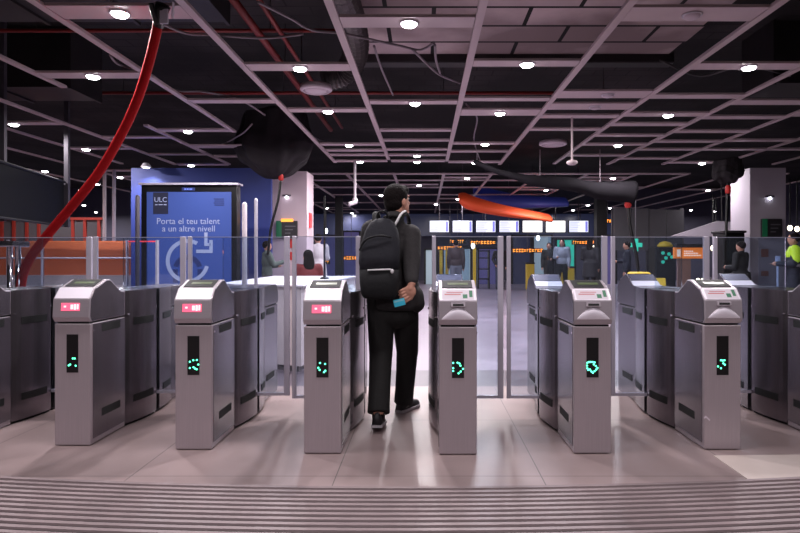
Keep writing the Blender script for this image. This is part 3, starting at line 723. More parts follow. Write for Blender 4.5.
# orange and blue cloth swoosh
YB = 19.5
def ribbon(name, m, pts, w, label):
    P = smooth_path([at(a, b, YB + d) for a, b, d in pts], 8); n = len(P); rr = []
    for i, p in enumerate(P):
        h = w * min(1, (i + 1) / 5) ** .5 * (1 - .62 * i / n)
        ring = []
        for k in range(14):
            a = 2 * PI * k / 14; ring.append(p + Vector((0, .45 * math.cos(a), h * math.sin(a) + .12 * math.cos(a))))
        rr.append(ring)
    return tag(MB().rings(rr).build(name, m, smooth=True), label, 'hanging decoration')
ribbon('hanging_decoration', 'orangecloth', [(459, 198, 0), (475, 204, 0), (500, 210, .2), (525, 214, .4), (550, 218, .6)], .27, 'curved orange band hanging behind the departure screens')
ribbon('hanging_decoration', 'bluecloth', [(474, 192, 1.6), (500, 199, 1.5), (530, 202, 1.3), (566, 202, 1.2)], .34, 'curved blue band hanging above the orange one')

# ================================================================== LEFT SIDE
# hanging dark board
t = thing('hanging_board', (-5.8, 8.8, 1.67), 'large dark hanging board at the left photo edge', 'display board')
p0, p1 = Vector((-5.36, 7.0, 0)), Vector((wx(64, 10), 10, 0)); d = (p1 - p0).normalized(); nrm = Vector((-d.y, d.x, 0))
q = [p0, p1, p1 + nrm * .12, p0 + nrm * .12]
MB().prism_z([(v.x, v.y) for v in q], wz(226, 10), wz(182, 10)).build('panel', 'board', t, bevel=.01)
fr = MB()
for zz in (wz(226, 10), wz(182, 10)):
    a = p0 - nrm * .012; b = p1 - nrm * .012
    fr.tube([(a.x, a.y, zz), (b.x, b.y, zz)], .02, 6)
fr.build('edge_trim', 'dark', t)
for px, Y, top in ((67, 10.05, ZS), (3, 8.3, ZS)):
    MB().box((wx(px, Y) - .035, Y - .03, 1.7), (wx(px, Y) + .035, Y + .03, top)).build('hanger_pole', 'poledark', t)
# orange balustrade
YO = 13.0
t = thing('orange_barrier', (-8, YO, 0), 'long orange board barrier behind glass on white base, far left', 'barrier')
xa, xb = -11.5, wx(136, YO)
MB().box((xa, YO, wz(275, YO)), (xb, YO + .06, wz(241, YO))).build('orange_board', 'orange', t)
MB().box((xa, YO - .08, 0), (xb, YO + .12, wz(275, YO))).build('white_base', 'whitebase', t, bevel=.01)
MB().box((xa, YO - .12, .6), (xb, YO - .10, wz(242, YO))).build('glass_panel', 'glassb', t)
for px in (12, 46, 95, 130):
    w = .06 if px == 95 else .012
    MB().box((wx(px, YO) - w, YO - .16, .0), (wx(px, YO) + w, YO - .08, wz(240, YO))).build('post', 'alu', t)
MB().tube([(xa, YO - .14, wz(258, YO)), (xb, YO - .14, wz(258, YO))], .018, 8).build('handrail', 'alu', t)
# red framed glazed partition behind it
YR = 16.0
t = thing('glazed_partition', (-9.8, YR, 0), 'glazed partition with red mullions behind the orange barrier', 'partition')
xa, xb = -13.6, wx(104, YR)
MB().box((xa, YR + .02, 0), (xb, YR + .05, wz(219, YR))).build('pane', 'greyglass', t)
fr = MB(); MB_r = fr
for px in (-30, -14, 2, 14, 27, 39, 51, 73, 85, 99):
    fr.box((wx(px, YR) - .035, YR - .03, 0), (wx(px, YR) + .035, YR + .06, wz(219, YR)))
    fr.build('mullion', 'redframe', t); fr = MB()
MB().box((xa, YR - .04, wz(220, YR)), (xb, YR + .07, wz(217.5, YR))).build('top_rail', 'redframe', t)
for px, top, lab in ((104.5, 208, 'thinner white post left of the blue poster, by orange barrier'), (114, 206, 'grey pale post between white post and blue wall')):
    tag(MB().box((wx(px, 14.5) - .03, 14.47, 0), (wx(px, 14.5) + .03, 14.53, ZC)).build('pole', 'white' if px < 110 else 'alu'), lab, 'post')

# blue wall + poster
YW = 12.6
bw = MB().box((wx(131, YW), YW, 0), (wx(271, YW), YW + .12, wz(168, YW)))
struct(tag(bw.build('wall_partition', 'blue'), 'blue painted partition wall behind the lit poster', 'wall'))
t = thing('wall_spotlight', at(146, 168, YW - .25), 'bright spotlight washing the top left of the blue wall', 'spotlight')
cc = at(146, 167, YW - .28)
MB().tube([cc + Vector((0, .28, .02)), cc + Vector((0, 0, .02))], .015, 8).build('arm', 'dark', t)
MB().lathe(cc, [(.05, .08), (.09, .03), (.10, .0), (.085, -.01)], 20).build('shade', 'lampring', t, smooth=True)
MB().lathe(cc, [(.08, -.005), (.06, -.02), (.005, -.03)], 20).build('lens', 'coolspot', t, smooth=True)
sl_ = bpy.data.lights.new('wall_spot', 'SPOT'); sl_.energy = 60; sl_.spot_size = 1.9; sl_.spot_blend = .8; sl_.shadow_soft_size = .05; sl_.color = (.85, .9, 1.)
so = bpy.data.objects.new('wall_spot', sl_); COL.objects.link(so); so.location = cc + Vector((0, -.02, -.06)); so.rotation_euler = (.35, 0, 0)

YA = 11.0
t = thing('poster_display', (wx(188, YA), YA, 0), 'tall black framed blue advertising poster with circular arrow', 'advertising display')
xa, xb = wx(141, YA), wx(237, YA); zt = wz(185, YA)
MB().box((xa, YA, 0), (xb, YA + .22, zt)).build('cabinet', 'adframe', t, bevel=.015)
MB().box((xa - .02, YA - .06, zt), (xb + .04, YA + .24, zt + .035)).build('top_cap', 'alu', t)
pn = MB().box((wx(147, YA), YA - .012, .35), (wx(231.5, YA), YA, wz(192, YA))).build('poster', 'adblue', t)
yf = YA - .014
MB().box((wx(153.5, YA), yf - .002, wz(214, YA)), (wx(168.5, YA), yf, wz(192.5, YA))).build('logo_block', 'adlogo', pn)
MB().text('ULC', .125, (wx(161, YA), yf - .004, wz(202, YA)), .001).build('logo_lettering', 'adwhite', pn)
lb = MB()
for a, b in ((155.5, 158), (159, 163), (164, 167)): lb.box((wx(a, YA), yf - .004, wz(205.2, YA)), (wx(b, YA), yf - .002, wz(204.4, YA)))
lb.build('logo_small_print', 'adwhite', pn)
MB().text('Porta el teu talent', .158, (wx(188.5, YA), yf - .004, wz(224, YA)), .001).text('a un altre nivell', .158, (wx(189, YA), yf - .004, wz(231.5, YA)), .001).build('slogan_lettering', 'adwhite', pn)
sp_ = MB()
for i in range(4): sp_.box((wx(214 + (i % 2) * .8, YA), yf - .003, wz(199.6 + i * 2., YA)), (wx(224.5, YA), yf - .001, wz(198.6 + i * 2., YA)))
sp_.build('small_print', 'addark', pn)
# circular arrow
cx, cz, R0, R1 = wx(188, YA), wz(261, YA), .40, .33
a0, a1 = math.radians(62), math.radians(345)
arc = []
N = 48
ring = MB(); rr = []
for i in range(N + 1):
    a = a0 + (a1 - a0) * i / N
    rr.append([(cx + R * math.cos(a), yy, cz + R * math.sin(a)) for R, yy in ((R0, yf), (R1, yf), (R1, yf - .003), (R0, yf - .003))])
ring.rings(rr); 
ex, ez = wx(200, YA), wz(246, YA)
# arrow head: corner bracket
for a_, b_, c_, d_ in ((209.6, 213, 253, 240), (196.5, 209.6, 253, 249.6), (204.6, 207.8, 246, 232.5), (207.8, 211, 246, 243)):
    ring.box((wx(a_, YA), yf - .003, wz(c_, YA)), (wx(b_, YA), yf, wz(d_, YA)))
ring.build('circular_arrow', 'adwhite', pn)
dk = MB(); rr = []
for i in range(21):
    a = math.radians(15 + 150 * i / 20)
    rr.append([(cx + R * math.cos(a), yy, cz - .16 + R * math.sin(a)) for R, yy in ((.27, yf), (.18, yf), (.18, yf - .002), (.27, yf - .002))])
dk.rings(rr); dk.box((cx - .27, yf - .002, cz - .40), (cx - .18, yf, cz - .15)); dk.box((cx + .18, yf - .002, cz - .40), (cx + .27, yf, cz - .15))
dk.build('dark_motif', 'addark', pn)
hl = MB().box((wx(182, YA), YA - .012, wz(190.6, YA)), (wx(195, YA), YA - .002, wz(187.6, YA))).build('header_strip', 'addark', t)
q_ = MB()
for a, b in ((184.5, 186.5), (187, 189), (189.6, 192.5)): q_.box((wx(a, YA), YA - .015, wz(190, YA)), (wx(b, YA), YA - .012, wz(188.4, YA)))
q_.build('header_print', 'adled', hl)
# posts beside the poster
for px, top, w, Y, lab, m in ((244.5, 202, .026, 6.4, 'white round topped post just right of the blue poster', 'white'),
                              (256, 198, .018, 6.25, 'thin grey post between poster and left column', 'alu'),
                              (137.5, 195, .03, 8.5, 'thin dark grey post at left side of the blue poster', 'poledark')):
    mb = MB(); z = wz(top, Y); x = wx(px, Y)
    mb.tube([(x, Y, 0), (x, Y, z - .03), (x, Y, z - .012), (x, Y, z)], [w, w, w * .8, w * .3], 14)
    tag(mb.build('post', m, smooth=True), lab, 'post')
# red light bar on the barrier glass near poster
t = thing('barrier_light', (wx(157, 9), 9.0, 0), 'thin red light bar on a post beside the blue poster', 'light bar')
MB().box((wx(128, 9), 9.0, wz(242, 9)), (wx(156, 9), 9.03, wz(240.8, 9))).build('red_bar', mat('red_bar', (.7, .05, .05), .4, emit=(1., .06, .08), es=1.0), t)
MB().box((wx(156, 9), 8.98, 0), (wx(157.6, 9), 9.05, wz(240, 9))).build('post', 'alu', t)

# ------------------------------------------------------------------ left column and its fittings
YC = 13.0
t = thing('left_column', (wx(290, YC), YC + .4, 0), 'pinkish plaster column right of the blue wall', 'column')
xa, xb = wx(272, YC), wx(307, YC)
MB().box((xa, YC, 0), (xb, YC + .76, 3.06)).build('shaft', 'column', t, bevel=.01)
MB().box((xa - .02, YC - .02, 0), (xb + .02, YC + .78, .12)).build('skirting', 'hoarding', t)
def info_sign(px0, px1, py0, py1, Y, lab):
    t = thing('info_sign', at((px0 + px1) / 2, py1, Y), lab, 'sign')
    bd = MB().box((wx(px0, Y), Y - .08, wz(py1, Y)), (wx(px1, Y), Y - .02, wz(py0, Y))).build('board', 'signdark', t, bevel=.006)
    w = px1 - px0
    MB().box((wx(px0, Y), Y - .084, wz(py1, Y)), (wx(px0 + w * .26, Y), Y - .08, wz(py0, Y))).build('green_field', 'green', bd)
    mb = MB()
    for i in range(3):
        mb.box((wx(px0 + w * .42, Y), Y - .083, wz(py0 + (py1 - py0) * (.32 + .2 * i) + .5, Y)), (wx(px0 + w * (.92 - .12 * i), Y), Y - .08, wz(py0 + (py1 - py0) * (.32 + .2 * i) - .5, Y)))
    mb.build('text_lines', 'hoarding', bd)
    return t
t = info_sign(277, 298, 221, 238, YC, 'dark sign with green left strip on the left column')
MB().box((wx(282, YC), YC - .085, wz(222, YC)), (wx(294, YC), YC - .08, wz(219, YC))).build('orange_strip', 'orangeemit', t)
def wall_lamp(px, py, Y, lab):
    c = at(px, py, Y); t = thing('wall_lamp', c, lab, 'wall lamp')
    MB().box((c.x - .09, c.y - .05, c.z + .01), (c.x + .09, c.y, c.z + .05)).build('housing', 'poledark', t, bevel=.01)
    MB().ell((c.x, c.y - .04, c.z - .01), (.035, .03, .03)).build('bulb', 'coolspot', t, smooth=True)
wall_lamp(287, 197, YC, 'small lit wall lamp on the left column')
for py0, py1, px, lab in ((239, 248, 291, 'upper red notice below the sign on the left column'), (252, 260, 291, 'lower red notice on the left column')):
    tag(MB().box((wx(px - 2.5, YC), YC - .02, wz(py1, YC)), (wx(px + 2.5, YC), YC - .002, wz(py0, YC))).box((wx(px - 1.5, YC), YC - .024, wz(py1 - 2, YC)), (wx(px + 1.5, YC), YC - .02, wz(py0 + 3, YC))).build('red_notice', 'redclamp'), lab, 'notice')
tag(MB().box((xb, YC + .2, wz(227, YC)), (xb + .03, YC + .42, wz(212, YC))).box((xb + .03, YC + .22, wz(220, YC)), (xb + .04, YC + .40, wz(214, YC))).build('red_call_box', mat('red_box', rgb(230, 50, 60), .5, emit=(1., .1, .12), es=.5)), 'red lit call box on the side of the left column', 'call box')

# white service counter
t = thing('service_counter', (-1.7, 7.6, 0), 'white service counter behind the gates, left of the man', 'counter')
def cprof(e): return [(-2.3 - e, 6.75 - e), (-1.30 + e, 6.30 - e), (-1.07 + e, 9.2 + e), (-2.3 - e, 9.2 + e)]
MB().prism_z(cprof(0), .06, .885).build('counter_body', 'counter', t)
MB().prism_z(cprof(-.03), .0, .06).build('kick_plate', 'hoarding', t)
MB().prism_z(cprof(.03), .885, .915).build('worktop', 'white', t, bevel=.008)
tag(MB().tube([Vector((wx(324.5, 8.0), 8.0, .917)), at(324.5, 196, 8.0)], .014, 8).lathe((wx(324.5, 8.0), 8.0, .916), [(.06, .0), (.06, .015), (.02, .03), (.016, .05)], 16).build('thin_post', 'black'), 'thin black upright post standing on the white counter', 'post')

# ================================================================== BACK CENTRE
YD = 22.0
# departure screens
tvs = [(429, 449.5, 0), (452, 473, 0), (475.5, 496.2, 0), (498.7, 519.5, 0), (522, 543, 1), (545.2, 566, 1), (568.5, 589, 0)]
tl = ['first', 'second', 'third', 'fourth', 'fifth', 'sixth', 'seventh']
for i, (a, b, w) in enumerate(tvs):
    lab = ('blank glowing white hanging departure screen, %s from left in the row' if w else 'hanging departure screen with pale blue timetable rows, %s from left') % tl[i]
    x0, x1, z0, z1 = wx(a, YD), wx(b, YD), wz(233, YD), wz(220, YD)
    t = thing('departure_screen', ((x0 + x1) / 2, YD, z0), lab, 'departure screen', 'departure screens in a hanging row')
    MB().box((x0, YD, z0), (x1, YD + .09, z1)).build('housing', 'black', t, bevel=.008)
    p = MB().box((x0 + .03, YD - .006, z0 + .035), (x1 - .03, YD, z1 - .03)).build('display', 'tvwhite' if w else 'tv', t)
    if not w:
        mb = MB(); H = z1 - z0 - .07; W = x1 - x0
        for r in range(6):
            zz = z0 + .06 + H * r / 6.3
            mb.box((x0 + .05, YD - .009, zz), (x0 + W * (.42 + .2 * random.random()), YD - .006, zz + .02))
        mb.build('timetable_rows', 'tvrow', p)
        MB().box((x0 + W * .82, YD - .009, z0 + .05), (x1 - .05, YD - .006, z1 - .05)).build('side_column', 'tvpanel', p)
    for fx in (.3, ):
        MB().tube([((x0 + x1) / 2, YD + .05, z1), ((x0 + x1) / 2, YD + .05, ZS)], .02, 8).build('hanger_rod', 'poledark', t)
struct(MB().box((wx(300, 29.6), 29.5, wz(236, 29.6)), (wx(640, 29.6), 29.9, wz(214, 29.6))).build('trim_1', 'nightglass', base=False))
# glazed shop front at the back: panes, frames
YG = 26.0
panes = [(318, 340, 'purple', 236, 276), (343, 360, 'purple', 232, 270), (425, 437, 'palepanel', 250, 280), (443, 471, 'palepanel', 249, 281), (478, 498, 'purple', 249, 270),
         (512, 531, 'nightglass', 236, 280), (533, 552, 'palepanel', 236, 252), (556, 575, 'teal', 240, 250), (604, 616, 'purple', 236, 262)]
pls = ['purple lit shop pane near the left column', 'purple lit shop pane just left of the man', 'pale lit pane immediately right of the man', 'pale lit pane behind the person in brown jacket',
       'purple lit pane behind the black rack', 'grey pane beneath the fourth departure screen', 'pale lit pane beneath the blank screens', 'teal lit pane beneath the sixth departure screen', 'purple lit pane right of the screens']
for i, (a, b, m, y0, y1) in enumerate(panes):
    Y = YG + .02 * i
    t = thing('shop_window', (wx((a + b) / 2, Y), Y, 0), pls[i], 'shop window')
    MB().box((wx(a, Y), Y, 0), (wx(b, Y), Y + .05, wz(y0, Y))).build('lit_pane', m, t)
    fr = MB()
    for x in (wx(a, Y), wx(b, Y)): fr.box((x - .04, Y - .05, 0), (x + .04, Y + .07, wz(y0, Y) + .05))
    fr.box((wx(a, Y), Y - .05, wz(y0, Y)), (wx(b, Y), Y + .07, wz(y0, Y) + .06)); fr.build('frame', 'dark', t)
# yellow door frame posts
Y = 24.0
t = thing('yellow_doorway', (wx(458, Y), Y, 0), 'yellow framed doorway behind the person in brown jacket', 'doorway')
for px in (441, 447, 474.5):
    MB().box((wx(px, Y) - .06, Y, 0), (wx(px, Y) + .06, Y + .08, wz(247, Y))).build('post', 'yellow', t)
MB().box((wx(440, Y), Y, wz(247.5, Y)), (wx(476, Y), Y + .08, wz(245.5, Y))).build('lintel', 'dark', t)
# black rack
t = thing('black_rack', (wx(484, 22.5), 22.5, 0), 'black shelf rack right of the yellow doorway', 'rack')
for px in (478, 489): MB().box((wx(px, 22.5) - .025, 22.4, 0), (wx(px, 22.5) + .025, 22.8, wz(250, 22.5))).build('upright', 'black', t)
for py in (251, 258, 269, 279): MB().box((wx(478, 22.5), 22.4, wz(py, 22.5) - .02), (wx(489, 22.5), 22.8, wz(py, 22.5) + .02)).build('shelf', 'black', t)
# LED text signs
leds = [(437, 463, 248, 'orange lit text sign over the yellow doorway'), (470, 496, 242.5, 'orange lit text sign right of the yellow doorway, higher'), (449, 466, 241.5, 'short orange lit sign under the second departure screen'),
        (512, 543, 250.5, 'long orange lit text sign under the fourth screen'), (545, 562, 252, 'short orange lit text sign above the couple'), (572, 590, 242.5, 'orange lit text sign under the rightmost screen'),
        (592, 601, 242, 'small orange lit sign right of the rightmost screen'), (343, 359, 258, 'orange lit text sign just left of the man'), (322, 330, 262, 'tiny orange lit sign right of the left column'),
        (603, 613, 221, 'warm lit sign above and right of the screens')]
for i, (a, b, py, lab) in enumerate(leds):
    Y = 23.2 + (.5 if i == 2 else 0)
    t = thing('text_sign', at((a + b) / 2, py + 2.5, Y), lab, 'lit sign')
    MB().box((wx(a, Y), Y, wz(py + 2.2, Y)), (wx(b, Y), Y + .08, wz(py - 2.2, Y))).build('sign_box', 'black', t)
    mb = MB(); x = wx(a, Y) + .04
    while x < wx(b, Y) - .08:
        w = random.choice((.05, .07, .09)); h = random.choice((.06, .075, .085)); z = wz(py, Y)
        mb.box((x, Y - .012, z - h * .8), (x + w * .35, Y, z + h * .8)); mb.box((x, Y - .012, z + h * .3), (x + w, Y, z + h * .75))
        if w > .06: mb.box((x, Y - .012, z - h * .7), (x + w, Y, z - h * .2))
        x += w + .035
    mb.build('lit_lettering', 'orangeemit', t)
    MB().tube([(wx((a + b) / 2, Y), Y + .05, wz(py - 2.2, Y)), (wx((a + b) / 2, Y), Y + .05, ZC)], .012, 6).build('hanger', 'poledark', t)
# small distant point lamps of the concourse
for px, py, lab, m in ((538, 238, 'white glowing lamp under the fifth departure screen', 'coolspot'), (473, 246, 'small white lamp beside the orange signs', 'coolspot'), (594, 248, 'small warm lamp near the right orange sign', 'warm'),
                       (326, 231, 'small white lamp right of the left column', 'coolspot')):
    c = at(px, py, 23.0); t = thing('pendant_lamp', c, lab, 'lamp')
    MB().ell(c, (.07, .07, .1), 12, 8).build('globe', m, t, smooth=True)
    MB().tube([c, Vector((c.x, c.y, ZC))], .01, 6).build('cord', 'black', t)
# yellow bins
for px, py, Y, lab in ((530, 264, 21.5, 'yellow bin left of the couple far back'), (564, 263, 21.5, 'yellow bin right of the couple far back'), (569.5, 268, 20.5, 'small yellow bin beside the dark coated person')):
    x = wx(px, Y); z = wz(py, Y)
    t = thing('yellow_bin', (x, Y, 0), lab, 'bin')
    MB().prism_z([(x - .14, Y - .14), (x + .14, Y - .14), (x + .14, Y + .14), (x - .14, Y + .14)], .02, z).build('bin_body', 'yellow', t, bevel=.02)
    MB().box((x - .155, Y - .155, z), (x + .155, Y + .155, z + .06)).build('lid', 'dark', t, bevel=.02)
# dark structural post by screens
tag(MB().box((wx(597, 20), 20, 0), (wx(607, 20), 20.35, ZC)).build('dark_pillar', 'dark'), 'dark pillar right of the departure screens', 'pillar')
tag(MB().box((wx(335, 21), 21, 0), (wx(342, 21), 21.3, ZC)).build('dark_pillar', 'dark'), 'dark pillar between left column and the man', 'pillar')

# ================================================================== RIGHT SIDE
t = thing('right_column', (wx(768, 12.5), 12.9, 0), 'grey plaster column at right behind the gates', 'column')
xa, xb = wx(750, 12.5), wx(786, 12.5)
MB().box((xa, 12.5, 0), (xb, 13.3, 3.06)).build('shaft', 'columng', t, bevel=.01)
MB().box((xa - .02, 12.48, 0), (xb + .02, 13.32, .12)).build('skirting', 'hoarding', t)
info_sign(760, 780, 219, 237, 12.5, 'dark sign with green left strip on the right column')
wall_lamp(769, 198, 12.5, 'small lit wall lamp on the right column')
for py0, py1, lab in ((249, 257, 'upper brown notice on the right column'), (271, 276, 'lower small brown notice on the right column')):
    tag(MB().box((wx(761, 12.5), 12.48, wz(py1, 12.5)), (wx(768, 12.5), 12.498, wz(py0, 12.5))).box((wx(763, 12.5), 12.475, wz(py1 - 2, 12.5)), (wx(766, 12.5), 12.48, wz(py0 + 1, 12.5))).build('notice', mat('rust', rgb(150, 92, 78), .6)), lab, 'notice')
tag(MB().text('b', .001, (0, 0, -1)).build('x', 'black') if False else MB().box((wx(775, 12.3), 12.25, wz(262, 12.3)), (wx(779, 12.3), 12.3, wz(256, 12.3))).box((wx(776, 12.3), 12.24, wz(261, 12.3)), (wx(778, 12.3), 12.25, wz(257, 12.3))).tube([(wx(777, 12.3), 12.28, 0), (wx(777, 12.3), 12.28, wz(262, 12.3))], .02, 8).build('marker_post', mat('pale_blue_tag', rgb(190, 200, 240), .5, emit=rgb(190, 200, 240), es=.2)), 'thin post with pale blue tag before the right column', 'post')
# dark kiosk left of the column
Y = 12.2
t = thing('dark_kiosk', (wx(736, Y), Y, 0), 'tall black kiosk at the left side of the right column', 'kiosk')
MB().box((wx(724, Y), Y, 0), (wx(745, Y), Y + .5, wz(233, Y))).build('kiosk_body', 'black', t, bevel=.02)
MB().box((wx(723, Y), Y - .03, wz(233, Y)), (wx(746, Y), Y + .52, wz(230.5, Y))).build('kiosk_top', 'signdark', t, bevel=.01)
MB().box((wx(727, Y), Y - .01, wz(262, Y)), (wx(741, Y), Y, wz(238, Y))).build('kiosk_screen', mat('kiosk_glass', rgb(30, 38, 42), .2), t)
# orange sign on stand
Y = 11.6
t = thing('orange_sign', (wx(689, Y), Y, 0), 'orange lettered sign on a brown board behind the right gates', 'sign')
sb = MB().box((wx(674.5, Y), Y, wz(258.5, Y)), (wx(704.5, Y), Y + .08, wz(247.5, Y))).build('sign_panel', 'orangesign', t, bevel=.006)
MB().box((wx(676, Y), Y - .02, wz(247.5, Y)), (wx(703, Y), Y + .10, wz(244, Y))).build('hood', 'dark', t)
mb = MB().box((wx(677, Y), Y - .006, wz(256.5, Y)), (wx(680.5, Y), Y, wz(249.5, Y)))
mb.build('white_mark', 'signtext', sb)
mb = MB()
for r, (p0, ln) in enumerate(((684, 9), (684, 14), (684, 17))):
    x = p0
    while x < p0 + ln:
        w = random.choice((.8, 1.2, 1.8)); mb.box((wx(x, Y), Y - .005, wz(251.9 + r * 2.1, Y)), (wx(min(x + w, p0 + ln), Y), Y, wz(250.6 + r * 2.1, Y))); x += w + .5
mb.build('lettering', 'signtext', sb)
MB().box((wx(678, Y), Y + .01, 0), (wx(691, Y), Y + .07, wz(258.5, Y))).build('brown_board', 'brown', t)
# grey hoarding behind
tag(MB().box((wx(612, 19), 19, 0), (wx(690, 19), 19.1, wz(207, 19))).build('hoarding', 'hoarding'), 'plain grey hoarding beyond the right gates', 'hoarding') if False else None
t = thing('grey_hoarding', (wx(650, 19), 19, 0), 'tall grey panelled hoarding beyond the right hand gates', 'hoarding')
for i in range(4):
    a = 614 + i * 17.5
    MB().box((wx(a, 19) + .01, 19, 1.4), (wx(a + 17.5, 19) - .01, 19.08, wz(208 + i * .6, 19))).build('panel', 'hoarding', t)
for px in (614, 649, 684): MB().box((wx(px, 19) - .04, 19.1, 0), (wx(px, 19) + .04, 19.18, wz(208, 19))).build('support', 'poledark', t)
# pale sloping fabric
q = [at(672, 236, 15), at(735, 237, 15), at(735, 222, 15), at(718, 221, 15)]
t = thing('sloping_panel', at(705, 237, 15), 'pale sloping panel left of the right column', 'panel')
MB().rings([[v for v in q], [v + Vector((0, .1, 0)) for v in q]]).build('panel_sheet', 'columng', t)
for px, py in ((722, 222), (732, 223)): MB().tube([at(px, py, 15.05), (wx(px, 15), 15.05, ZC)], .012, 6).build('hanger_cord', 'darkcable', t)
# teal cross lamp, teal pane, yellow helmet-like lamp
t = thing('green_cross_sign', at(636, 250, 17), 'glowing teal green cross sign above the right gates', 'sign')
c = at(636, 245, 17)
MB().box((c.x - .18, 17, c.z - .06), (c.x + .18, 17.06, c.z + .06)).box((c.x - .06, 16.99, c.z - .18), (c.x + .06, 17.05, c.z + .18)).build('cross', 'teal', t)
MB().tube([(c.x, 17.03, c.z), (c.x, 17.03, ZC)], .015, 6).build('hanger', 'poledark', t)
t = thing('ticket_machine', (wx(664, 17.2), 17.2, 0), 'dark machine with teal lights and yellow top behind right gates', 'ticket machine')
MB().box((wx(656, 17.2), 17.2, 0), (wx(676, 17.2), 17.8, wz(247, 17.2))).build('machine_body', 'dark', t, bevel=.02)
MB().lathe(at(665, 247, 17.5), [(.20, 0), (.22, .04), (.14, .14), (.02, .17)], 18).build('yellow_cap', 'yellow', t, smooth=True)
mb = MB()
for px, py in ((663, 253), (669, 254), (666, 258), (672, 257), (663, 262)): mb.disc_y((wx(px, 17.18), 17.19, wz(py, 17.18)), .05, .02, 10)
mb.build('teal_indicator', 'teal', t)
# yellow items right
t = thing('yellow_wet_floor_sign', (wx(655.5, 9.5), 9.5, 0), 'yellow folding floor sign behind the right gates', 'floor sign')
zt = wz(278, 9.5)
x = wx(656, 9.5)
MB().prism_x([(9.3, 0), (9.34, 0), (9.52, zt), (9.48, zt)], x - .14, x + .14).build('front_board', 'yellow', t)
MB().prism_x([(9.7, 0), (9.66, 0), (9.48, zt), (9.52, zt)], x - .14, x + .14).build('rear_board', 'yellow', t)
t = thing('yellow_crate', (wx(640, 9.8), 9.8, 0), 'yellow cart left of the yellow floor sign', 'cart')
MB().box((wx(631, 9.8), 9.6, .30), (wx(647, 9.8), 10.0, wz(272, 9.8))).build('tub', 'yellow', t, bevel=.03)
for sx in (633, 645):
    for yy in (9.65, 9.95): MB().tube([(wx(sx, 9.8), yy, 0), (wx(sx, 9.8), yy, .31)], .02, 8).build('leg', 'dark', t)
# warm shop lamps at far right
for px, py, Y, lab in ((713, 248, 20, 'upper warm shop lamp between right gate posts'), (716, 259, 21, 'middle warm shop lamp between right gate posts'), (698, 281, 9.0, 'left warm lamp behind the rightmost whole gate'), (703, 281, 9.0, 'right warm lamp behind the rightmost whole gate'),
                       (790, 228, 16, 'left warm lamp at the right photo edge'), (797, 229, 16, 'right warm lamp at the right photo edge')):
    c = at(px, py, Y); s = Y / 600
    t = thing('shop_lamp', c, lab, 'lamp')
    MB().ell(c, (2.2 * s, 2.2 * s, 2.8 * s), 12, 8).build('bulb', 'warm', t, smooth=True)
    if py < 270: MB().tube([c + Vector((0, 0, 2 * s)), Vector((c.x, c.y, ZC))], .5 * s, 6).build('cord', 'black', t)
    else: MB().tube([(c.x, c.y, 0), c - Vector((0, 0, 2 * s))], .5 * s, 6).build('stem', 'black', t)

